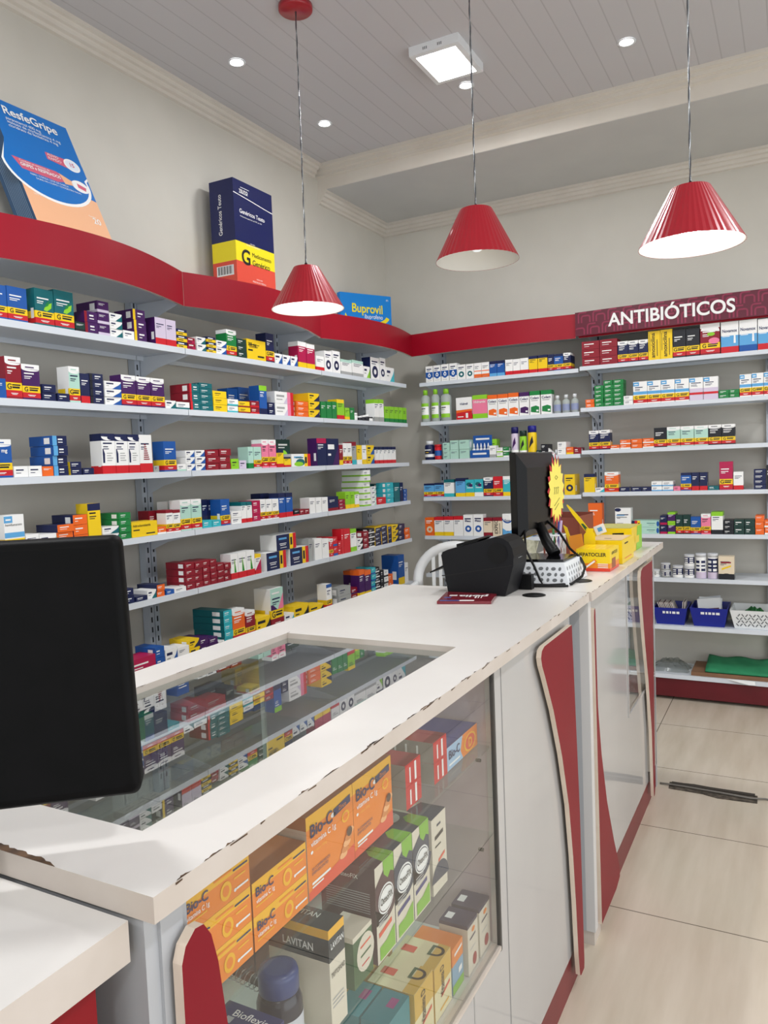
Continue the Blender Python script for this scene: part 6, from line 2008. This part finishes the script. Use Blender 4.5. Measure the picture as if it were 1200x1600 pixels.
def counter_box(name, label, x0, x1, y0, y1, h, bands, deco=None, cat='display box', rz=0.0, top=None, z=ZT1):
    b = MB()
    w, d = x1 - x0, y1 - y0
    for v0, v1, f in bands:
        b.box(-w / 2, w / 2, 0, d, v0 * h, v1 * h, f, None, top=(top or f) if v1 == 1 else None, bottom=f if v0 == 0 else None)
    if deco:
        deco(b, w, h, d)
    o = b.build(name, None, ((x0 + x1) / 2, y0, z + .0006), rz)
    return tag(o, label, cat, 'display boxes on the second counter')


def deco_ep(b, w, h, d):
    b.text('HEPATOCLER', (-w * .04, -.0008, .68 * h), (1, 0, 0), (0, 0, 1), .16 * h, M_ink, .02, 'c', .86 * w)
    b.prism([(-w * .36, -.0012, .10 * h), (-w * .28, -.0012, .02 * h), (w * .12, -.0012, .44 * h), (w * .06, -.0012, .56 * h)], (0, -.0012, 0), M_eo)
    b.poly([(-w * .30, -.0028, .12 * h), (-w * .26, -.0028, .07 * h), (w * .07, -.0028, .44 * h), (w * .04, -.0028, .50 * h)], M_wink)
    for v in (.32, .24, .16):
        b.poly([(w * .14, -.0008, v * h), (w * .44, -.0008, v * h), (w * .44, -.0008, (v + .03) * h), (w * .14, -.0008, (v + .03) * h)], M_wink)
    for i in range(6):
        x = -w * .42 + i * w * .155
        b.poly([(x, d * .05, h + .0006), (x + w * .012, d * .05, h + .0006), (x + w * .012, d * .95, h + .0006), (x, d * .95, h + .0006)], M_eo)
    b.text('HEPATOCLER', (w / 2 + .0006, d * .5, .72 * h), (0, 1, 0), (0, 0, 1), .14 * h, M_ink, .01, 'c', .8 * d)
    b.poly([(w / 2 + .0006, d * .2, .1 * h), (w / 2 + .0006, d * .6, .1 * h), (w / 2 + .0006, d * .6, .55 * h), (w / 2 + .0006, d * .2, .55 * h)], mat('print_brown', '9a5a3a', .5))


counter_box('sachet_display_box', 'yellow to red display box lettered in black beside the white basket', -.660, -.548, 2.600, 2.745, .074, [(0, .14, M_er), (.14, .36, M_eo), (.36, 1, M_ep)], deco_ep)


def deco_y2(b, w, h, d):
    b.poly([(-w * .46, d * .06, h + .0006), (w * .46, d * .06, h + .0006), (w * .46, d * .94, h + .0006), (-w * .46, d * .94, h + .0006)], M_kr)
    x = w / 2 + .0006
    b.poly([(x, d * .2, h * .15), (x, d * .8, h * .15), (x, d * .8, h * .2), (x, d * .2, h * .2)], M_eo); b.poly([(x, d * .2, h * .8), (x, d * .5, h * .8), (x, d * .5, h * .86), (x, d * .2, h * .86)], M_ink)
    b.poly([(-w * .1, d * .3, h + .001), (w * .1, d * .3, h + .001), (w * .1, d * .36, h + .001), (-w * .1, d * .36, h + .001)], M_ink)


counter_box('sachet_display_box', 'yellow display box with cardboard top behind the black lettered yellow box', -.672, -.545, 2.790, 3.005, .083, [(0, 1, M_ep)], deco_y2)


def deco_y3(b, w, h, d):
    b.poly([(-w * .5, d * .02, h + .0006), (w * .46, d * .02, h + .0006), (w * .46, d * .94, h + .0006), (-w * .46, d * .94, h + .0006)], mat('tray_olive', 'b7b46a', .6))
    b.poly([(w * .0, -.0008, h * .7), (w * .3, -.0008, h * .72), (w * .3, -.0008, h * .82), (w * .0, -.0008, h * .8)], M_ink)
    x = w / 2 + .0006
    b.poly([(x, d * .4, 0), (x, d, 0), (x, d, h), (x, d * .55, h)], pc('L')); b.poly([(x + .0004, d * .3, h * .3), (x + .0004, d * .7, h * .3), (x + .0004, d * .7, h * .6), (x + .0004, d * .3, h * .6)], M_ep)


counter_box('sachet_display_box', 'yellow and lime display box farthest along the second counter', -.720, -.572, 3.12, 3.34, .096, [(0, 1, M_ep)], deco_y3)
M_brn = noisy('brick_card', '7c3a2c', '86412f', 6, .55)
b = MB()
w, d, h = .15, .16, .15
b.box(-w / 2, w / 2, 0, .003, 0, h, M_brn); b.box(-w / 2, w / 2, d - .003, d, 0, h + .012, M_brn); b.box(-w / 2, -w / 2 + .003, .003, d - .003, 0, h, M_brn); b.box(w / 2 - .003, w / 2, .003, d - .003, 0, h + .006, M_brn); b.box(-w / 2 + .003, w / 2 - .003, .003, d - .003, 0, .003, M_brn)
o = b.build('open_carton', None, (-.815, 2.985, ZT1 + .0006), -.1); tag(o, 'open brick-red cardboard carton standing behind the second monitor', 'carton')
# mesh pen cup with pens and folded leaflets
pcup = thing('pen_cup', 'white lattice cup of pens beside the second monitor', 'pen cup', (-.786, 2.80, ZT1))
b = MB()
for i in range(16):
    a0 = 2 * PI * i / 16
    for s in (1, -1):
        b.tube([(.036 * math.cos(a0 + s * .5 * t), .036 * math.sin(a0 + s * .5 * t), .004 + .10 * t) for t in (0, .25, .5, .75, 1)], .0016, M_white, 5)
b.lathe([(.0, .001), (.036, .001), (.0375, .004), (.0375, .008), (.035, .008)], (0, 0, 0), M_white, 24); b.lathe([(.0355, .100), (.0380, .100), (.0380, .106), (.0355, .106)], (0, 0, 0), M_white, 24, caps=False)
b.build('lattice_cup', pcup)
for i, (c, x, y, t1) in enumerate((('1d2f86', .010, .005, .16), ('2c6f3a', -.004, -.008, .145), ('b7a3c8', .018, -.012, .15))):
    b = MB(); b.tube([(x * .5, y * .5, 0), (x * 1.5, y * 1.2, t1)], .0045, mat('pen_' + c, c, .35), 8)
    o = b.build('pen', None, (-.786, 2.80, ZT1 + .006)); tag(o, ('blue', 'green', 'lilac')[i] + ' pen standing in the white lattice cup', 'pen', 'pens in the lattice cup')
b = MB(); b.prism([(-.834, 2.52, 1.1345), (-.772, 2.50, 1.1345), (-.765, 2.512, 1.174), (-.827, 2.535, 1.180)], (.001, .004, 0), noisy('printed_note', 'd8d6c0', 'b9b89a', 90, .7))
o = b.build('paper_note'); o.location = (.0, 0, -.0035); tag(o, 'off-white printed paper leaning behind the black printer', 'paper note')
# leaning sachets and tags among the boxes


def card(name, label, pts, vec, m, deco=None, cat='sachet'):
    b = MB()
    b.prism(pts, vec, m)
    if deco:
        deco(b)
    o = b.build(name)
    return tag(o, label, cat, 'sachets and tags on the second counter')


def q3(o, u, v, pts):
    O_, U_, V_ = Vector(o), Vector(u), Vector(v)
    return [O_ + U_ * a + V_ * c for a, c in pts]


M_so = mat('sachet_orange', 'f09a2c', .3)


def ds(b):
    for p, m in (([(.006, .055), (.040, .055), (.040, .075), (.006, .075)], mat('print_brown', '9a5a3a', .5)), ([(.01, .012), (.036, .012), (.036, .03), (.01, .03)], M_er)):
        b.poly([v - Vector((0, .0008, 0)) for v in q3((-.722, 2.80 - .03, ZT1), (.97, -.1, .0), (.22, .06, .95), p)], m)


card('sachet', 'orange sachet leaning in front of the brick-red carton', q3((-.722, 2.772, ZT1 + .001), (.97, -.1, 0), (-.16, .06, .97), [(-.004, 0), (.060, 0), (.058, .112), (.010, .102)]), (0, .004, 0), M_so)
card('sachet', 'yellow torn sachet strip rising behind the orange sachet', q3((-.715, 2.79, ZT1 + .001), (.97, -.05, 0), (-.28, .05, .95), [(0, 0), (.018, 0), (.012, .135), (.0, .145)]), (0, .003, 0), M_ep)


def dt(b):
    for v0 in (.02, .04, .06):
        b.poly([p - Vector((0, .0006, 0)) for p in q3((-.672, 2.765, ZT1), (1, 0, 0), (0, 0, 1), [(.006, v0 + .0), (.030, v0), (.030, v0 + .008), (.006, v0 + .008)])], M_eo)


card('sachet', 'upright yellow hang tag behind the black lettered yellow box', q3((-.674, 2.768, ZT1 + .001), (1, 0, 0), (0, .02, 1), [(0, 0), (.040, 0), (.040, .105), (.033, .115), (.033, .128), (.008, .128), (.008, .115), (0, .105)]), (0, .003, 0), M_ep, dt)
CO, CU, CV = (-.690, 2.95, ZT1 + .0845), (.80, 0, -.60), (-.60, .0, .80)
card('sachet', 'pointed yellow and green card tilted above the yellow boxes', q3(CO, CU, CV, [(-.026, .0), (.030, 0), (.034, .05), (.030, .11), (.016, .145), (.0, .15), (-.014, .135), (-.026, .08)]), (0, .003, 0), M_ep,
     lambda b: b.poly([p - Vector((0, .001, 0)) for p in q3(CO, CU, CV, [(-.018, .004), (.025, .004), (.027, .045), (.016, .07), (-.010, .05)])], MATS['osteo_green']))
card('price_tag', 'small white tag on the pointed yellow card', q3((-.668, 2.944, ZT1 + .086), (.9, 0, .35), (-.35, 0, .9), [(0, 0), (.042, 0), (.042, .036), (0, .036)]), (0, .002, 0), M_wink,
     lambda b: b.poly([p - Vector((0, .0006, 0)) for p in q3((-.668, 2.944, ZT1 + .086), (.9, 0, .35), (-.35, 0, .9), [(.012, .010), (.03, .010), (.03, .026), (.012, .026)])], pc('S')), 'price tag')

# ------------------------------------------------------------------ white plastic chair behind the counters
ch = thing('plastic_chair', 'white plastic armchair with slatted back behind the counter in the corner', 'chair', (-1.80, 4.10, 0), math.radians(6))
M_pv = mat('chair_plastic', 'f0f2f2', .35)
b = MB()
arcp = [(-.235, .16, .70)] + [(-.235 * math.cos(t), .16 + .03 * math.sin(t), .74 + .20 * math.sin(t)) for t in [PI * i / 16 for i in range(17)]] + [(.235, .16, .70)]
b.tube(arcp, .031, M_pv, 12); b.build('back_frame', ch)
b = MB()
for i in range(7):
    x = -.135 + i * .045
    b.box(x - .010, x + .010, .165, .175, .45, .74 + .20 * math.sin(math.acos(max(-1, min(1, x / .235)))) + .0, M_pv)
b.build('back_slat', ch)
b = MB(); b.box(-.22, .22, -.22, .18, .42, .45, M_pv); b.build('seat', ch)
for s, nm in ((-1, 'armrest'), (1, 'armrest')):
    b = MB(); b.tube([(s * .235, .17, .72), (s * .255, .05, .69), (s * .26, -.12, .675), (s * .25, -.21, .65), (s * .24, -.235, .45)], .020, M_pv, 8); b.build(nm, ch)
    for fy, ty in ((-.22, -.25), (.16, .20)):
        b = MB(); b.tube([(s * .20, fy, .43), (s * .235, ty, .0)], [.024, .018], M_pv, 8); b.build('leg', ch)
b = MB(); b.box(-.2, .2, -.2, .14, .4505, .50, mat('dark_cushion', '2c2d31', .8)); o = b.build('seat_cushion', None, (-1.80, 4.10, 0), math.radians(6))
tag(o, 'dark flat cushion on the white plastic chair', 'cushion')

# ------------------------------------------------------------------ lower shelves of the antibiotics bay
M_bin = mat('bin_blue', '0b1f8c', .38)
M_bb2 = mat('basket_white', 'e4e6e6', .4)


def bin_(name, label, x0, x1, h, m, z=.444, dep=.25, lat=False, y0=4.71):
    t = thing(name, label, 'bin', ((x0 + x1) / 2, y0, z + .0008), 0, 'bins on the low shelf of the antibiotics bay')
    w = (x1 - x0) / 2
    k = w * .80
    o0 = [(-k, .022), (k, .022), (k, dep - .022), (-k, dep - .022)]
    o1 = [(-w, 0), (w, 0), (w, dep), (-w, dep)]
    b = MB()
    for i in range(4):
        j = (i + 1) % 4
        b.poly([(*o0[i], 0), (*o0[j], 0), (*o1[j], h), (*o1[i], h)], m)
        b.poly([(*o1[i], h), (*o1[j], h), *[(p[0] * .94, dep / 2 + (p[1] - dep / 2) * .94, h) for p in (o1[j], o1[i])]], m)
        b.poly([(o0[j][0] * .95, dep / 2 + (o0[j][1] - dep / 2) * .95, .004), (o0[i][0] * .95, dep / 2 + (o0[i][1] - dep / 2) * .95, .004), (o1[i][0] * .94, dep / 2 + (o1[i][1] - dep / 2) * .94, h), (o1[j][0] * .94, dep / 2 + (o1[j][1] - dep / 2) * .94, h)], m)
    b.poly([(x * .95, dep / 2 + (y - dep / 2) * .95, .004) for x, y in o0], m); b.poly([(x, y, 0) for x, y in o0][::-1], m)
    b.build('bin_body', t)
    b = MB()
    if not lat:
        rnd = random.Random(int(x0 * 100))
        x = -w * .42
        while x < w * .42:
            l = rnd.uniform(.008, .02)
            f = .70
            y = .022 * (1 - f) - .0012
            b.poly([(x, y + .0002, h * f - .004), (x + l, y + .0002, h * f - .004), (x + l, y - .002, h * f + .010), (x, y - .002, h * f + .010)], M_wink)
            x += l + .006
        b.build('lettering', t)
    else:
        for r in range(4):
            for q in range(9):
                f = .2 + r * .18
                x = -w * .68 + q * w * .165 + (r % 2) * .008
                y = .022 * (1 - f) - .0009
                a = .9 if (q + r) % 2 else -.9
                c, s = math.cos(a), math.sin(a)
                P = [(x + .009 * c * i - .003 * s * j, y - .0, h * f + .009 * s * i + .003 * c * j) for i, j in ((-1, -1), (1, -1), (1, 1), (-1, 1))]
                P = [(px, .022 * (1 - pz / h) - .0009, pz) for px, _, pz in P]
                b.poly(P, M_hole)
        b.build('lattice_hole', t)
    return t


bin_('storage_bin', 'blue plastic bin full of small slanted packets on the low shelf', -.752, -.562, .100, M_bin)
bin_('storage_bin', 'blue plastic bin holding folded white packets, next to the white basket', -.548, -.345, .108, M_bin)
bin_('storage_bin', 'blue plastic bin seen through the second counter, holding white sachets', -.985, -.790, .100, M_bin)
bin_('storage_basket', 'white lattice plastic basket with green bag at the end of the low shelf', -.336, -.095, .105, M_bb2, lat=True)
rnd = random.Random(3)
M_p1, M_p2 = mat('packet_pale', 'd9cfc6', .4), mat('packet_brown', '5d2f2a', .45)
for i in range(11):
    x = -.690 + i * .0098
    b = MB(); b.box(-.0022, .0022, 0, .11, 0, .125, M_p1 if i % 3 else M_p2, None, front=M_p1, top=M_p1)
    o = b.build('syringe_packet', None, (x + .006, 4.75, .4515)); o.rotation_euler = (0, -.38 if i < 9 else .06, 0)
    tag(o, f"thin slanted packet, {ORD[i]} in the blue bin of packets", 'packet', 'packets in the blue bin')
for i, (x, y, t, r, c) in enumerate(((-.452, 4.82, -.3, .06, 'd8dcdc'), (-.440, 4.79, -.2, -.10, 'e4e6e4'), (-.438, 4.86, -.2, -.14, 'c9ced2'))):
    b = MB(); b.box(-.062, .062, -.002, .002, 0, .135, mat('bag_' + c, c, .35)); b.box(-.035, .03, -.0028, -.002, .02, .055, pc('B')); b.box(-.03, .05, -.0028, -.002, .07, .078, M_p2)
    o = b.build('gauze_packet', None, (x, y, .462)); o.rotation_euler = (t * .4, r, .1)
    tag(o, f"white printed packet, {('rear', 'front', 'tilted')[i]} one in the blue bin beside the basket", 'packet', 'white packets in the blue bin')
for i in range(3):
    b = MB(); b.box(-.04, .04, -.002, .002, 0, .12, mat('bag_d8dcdc', 'd8dcdc', .35)); b.box(-.02, .02, -.0028, -.002, .05, .08, pc('N'))
    o = b.build('gauze_packet', None, (-.90 + i * .012, 4.79 + .025 * i, .452)); o.rotation_euler = (-.06, .06 - .06 * i, .08)
    tag(o, f"white sachet, {ORD[i]} in the bin seen through the second counter", 'packet', 'sachets in the third blue bin')


def crumple(name, label, c, sx, sy, sz, m, seed, cat, nu=22, nv=14):
    rnd = random.Random(seed)
    ph = [(rnd.uniform(2, 6), rnd.uniform(2, 6), rnd.uniform(0, 6)) for _ in range(5)]
    vs, fs = [], []
    for j in range(nv + 1):
        for i in range(nu + 1):
            u, v = i / nu * 2 - 1, j / nv * 2 - 1
            e = max(0, 1 - abs(u) ** 2.5) * max(0, 1 - abs(v) ** 2.5)
            hh = sum(abs(math.sin(a * u * 2 + bb * v * 2 + p)) for a, bb, p in ph) / 5
            vs.append((c[0] + u * sx * (1 + .06 * math.sin(7 * v)), c[1] + v * sy * (1 + .05 * math.sin(6 * u)), c[2] + .002 + sz * e * (.25 + .9 * hh)))
    for j in range(nv):
        for i in range(nu):
            a = j * (nu + 1) + i
            fs.append((a, a + 1, a + nu + 2, a + nu + 1))
    b = MB(); b.mesh(vs, fs, m, False)
    o = b.build(name)
    md_ = o.modifiers.new('thickness', 'SOLIDIFY'); md_.thickness = .0012; md_.offset = 1
    return tag(o, label, cat)


crumple('plastic_bag', 'crumpled green plastic bag in the white lattice basket', (-.215, 4.83, .452), .085, .085, .10, mat('bag_green', '1f6d34', .3), 4, 'plastic bag')
M_film = pane('plastic_film', (.86, .87, .86), 1.4, .15)
crumple('plastic_wrap', 'crumpled clear plastic wrap on the lowest shelf beside the green cloth', (-.670, 4.84, .156), .105, .10, .06, M_film, 7, 'plastic wrap')
b = MB(); b.box(-.06, .39, -.0, .26, 0, .022, noisy('box_board', '7d5a41', '8a6549', 9, .8))
o = b.build('cardboard_sheet', None, (-.485, 4.715, .1548), 0); tag(o, 'flattened brown cardboard under the green cloth on the lowest shelf', 'cardboard')
b = MB()
n = 16
M_gc = noisy('green_cloth', '1f7a50', '2a8a5c', 14, .8)
vs = [(-.47 + .40 * i / n, 4.722 + .24 * j / 8, .1785 + .034 * (j / 8) ** .6 + .006 * math.sin(i * .9 + j) * (j / 8)) for j in range(9) for i in range(n + 1)]
fs = [(j * (n + 1) + i, j * (n + 1) + i + 1, (j + 1) * (n + 1) + i + 1, (j + 1) * (n + 1) + i) for j in range(8) for i in range(n)]
b.mesh(vs, fs, M_gc, True); o = b.build('folded_cloth'); md_ = o.modifiers.new('thickness', 'SOLIDIFY'); md_.thickness = .010; md_.offset = 1
tag(o, 'folded green cloth lying on cardboard on the lowest shelf', 'cloth')
b = MB(); b.prism([(-.36, 4.70, .1545), (-.21, 4.695, .1545), (-.205, 4.672, .140), (-.24, 4.668, .139)], (0, 0, .0008), M_wink)
o = b.build('paper_sheet'); o.location = (0, 0, .001); tag(o, 'torn white paper hanging over the lowest shelf edge', 'paper')

# ------------------------------------------------------------------ lamps
M_shade = mat('lamp_red', 'a00c20', .30, coat=.3)
M_sin = mat('lamp_inside', 'efeee8', .5)
M_cord = mat('lamp_cord', 'a9adb0', .22, .7)
M_cordd = mat('lamp_cord_dark', '2d2d33', .4)


def pendant(label, x, y, z0, z1, r0, r1, watts, cx=None, cy=None):
    t = thing('pendant_lamp', label, 'pendant lamp', (x, y, ZC), 0, 'red cone pendant lamps over the counters')
    cx, cy = (cx if cx is not None else x), (cy if cy is not None else y)
    b = MB()
    seg = 96
    for i in range(seg):                                   # pleated metal cone with a smooth roll at top and rim
        for (ra, za, rb_, zb_, pl) in ((r1 * .25, z1 + .004, r1 * .97, z1, 0), (r1, z1, r0, z0, 1)):
            P = []
            for q in (i, i + 1):
                k = 1 + (.012 if pl and q % 2 else 0)
                a = 2 * PI * q / seg
                P.append(((ra * k * math.cos(a), ra * k * math.sin(a), za - ZC), (rb_ * k * math.cos(a), rb_ * k * math.sin(a), zb_ - ZC)))
            b.poly([P[0][0], P[0][1], P[1][1], P[1][0]], M_shade, False)
    b.build('shade', t)
    b = MB(); b.lathe([(r0 * 1.0, z0 - ZC + .0005), (r0 * .975, z0 - ZC + .002), (r1 * .965, z1 - ZC - .004), (.012, z1 - ZC - .003)], (0, 0, 0), M_sin, 64, caps=False); b.build('shade_lining', t)
    b = MB(); b.lathe([(.018, z1 - ZC - .004), (.020, z1 - ZC - .05), (.016, z1 - ZC - .06)], (0, 0, 0), M_white, 20); b.build('socket', t)
    b = MB()
    zb_ = z1 - ZC - .06
    pr = [(.010, zb_)] + [(.030 * math.sin(a), zb_ - .045 - .030 * math.cos(a)) for a in [PI * .15 + PI * .85 * i / 10 for i in range(11)]][::1]
    pr = [(.012, zb_), (.020, zb_ - .02), (.029, zb_ - .040), (.030, zb_ - .055), (.024, zb_ - .072), (.012, zb_ - .082), (.0005, zb_ - .084)]
    b.lathe(pr, (0, 0, 0), emit('bulb_on', (1, 1, .98), 60.0 * watts) if watts > .5 else emit('bulb_dim', (1, 1, .98), 1.0), 24)
    b.build('bulb', t)
    b = MB()
    n = 60
    for s, m in ((0, M_cord), (PI, M_cordd)):
        b.tube([(.0016 * math.cos(s + i * .9) + (cx - x) * (i / n), .0016 * math.sin(s + i * .9) + (cy - y) * (i / n), (z1 - ZC + .012) * (1 - i / n) - .02 * (i / n)) for i in range(n + 1)], .0019, m, 6)
    b.build('cord', t)
    b = MB(); b.lathe([(.0, .004 + z1 - ZC), (.007, .004 + z1 - ZC), (.006, .016 + z1 - ZC), (.003, .02 + z1 - ZC)], (0, 0, 0), M_black, 12); b.build('cord_grip', t)
    b = MB(); b.lathe([(.0, -.022), (.064, -.022), (.068, -.018), (.068, 0)], (cx - x, cy - y, 0), M_shade, 40); b.build('ceiling_cup', t)
    return t


pendant('red cone pendant lamp glowing in front of the middle side bay', -1.726, 2.644, 2.082, 2.247, .145, .050, 1.0, -1.755, 2.695)
pendant('unlit red cone pendant lamp hanging between the two glowing ones', -.986, 2.61, 2.150, 2.326, .145, .056, .2)
pendant('red cone pendant lamp glowing above the antibiotics bay', -.2645, 2.44, 2.046, 2.208, .145, .054, 1.0)

pl = thing('ceiling_panel_light', 'square white surface LED panel glowing on the plank ceiling', 'ceiling light', (-1.39, 3.37, ZC), 0, 'surface LED panels')
b = MB()
q0 = [(-.115, -.15), (.115, -.15), (.115, .15), (-.115, .15)]
b.box(-.118, .118, -.152, .152, -.040, 0, M_white, None, bottom=None)
b.poly([(-.118, -.152, -.040), (-.118, .152, -.040), (-.095, .128, -.042), (-.095, -.128, -.042)], M_white); b.poly([(.118, .152, -.040), (.118, -.152, -.040), (.095, -.128, -.042), (.095, .128, -.042)], M_white)
b.poly([(.118, -.152, -.040), (-.118, -.152, -.040), (-.095, -.128, -.042), (.095, -.128, -.042)], M_white); b.poly([(-.118, .152, -.040), (.118, .152, -.040), (.095, .128, -.042), (-.095, .128, -.042)], M_white)
for x in (-.05, -.042, -.034, .02, .028, .036):
    b.box(x, x + .004, -.1525, -.152, -.028, -.016, M_hole)
frame_ = b.build('frame', pl)
b = MB(); b.poly([(-.095, -.128, -.0415), (-.095, .128, -.0415), (.095, .128, -.0415), (.095, -.128, -.0415)], emit('led_panel', (.97, .98, 1), 9.0)); diff_ = b.build('diffuser', pl)
for i, (x, y) in enumerate(PANELS[1:]):  # housings copied for the added, unseen panel lamps
    c = pl.copy(); c.location = (x, y, ZC); C.objects.link(c)
    c['label'] = 'square white LED panel added unseen for room light, over the ' + ('customer aisle', 'glass counter', 'customer aisle by the entrance', 'service counter', 'shop entrance')[i]
    for ch_ in (frame_, diff_):
        k = ch_.copy(); k.parent = c; C.objects.link(k)
dl = None
for i, (x, y, lb) in enumerate(((-2.222, 2.908, 'above the navy display carton'), (-2.228, 3.656, 'near the cornice corner above the blue ibuprofen carton'), (-1.42, 3.677, 'just beside the square LED panel'), (-.658, 3.698, 'nearest the dropped beam on the customer side'))):
    if dl is None:
        dl = thing('downlight', 'small round recessed downlight ' + lb, 'downlight', (x, y, ZC), 0, 'recessed downlights')
        b = MB(); b.lathe([(.036, -.001), (.041, -.004), (.034, -.005), (.030, -.003)], (0, 0, 0), M_white, 32, caps=False); r_o = b.build('trim_ring', dl)
        b = MB(); b.lathe([(.0, -.0035), (.030, -.0030)], (0, 0, 0), emit('downlight_led', (1, 1, .98), 14.0), 32); l_o = b.build('lens', dl)
    else:
        c = dl.copy(); c.location = (x, y, ZC); c['label'] = 'small round recessed downlight ' + lb; C.objects.link(c)
        for ch_ in (r_o, l_o):
            k = ch_.copy(); k.parent = c; C.objects.link(k)
bpy.context.view_layer.update()
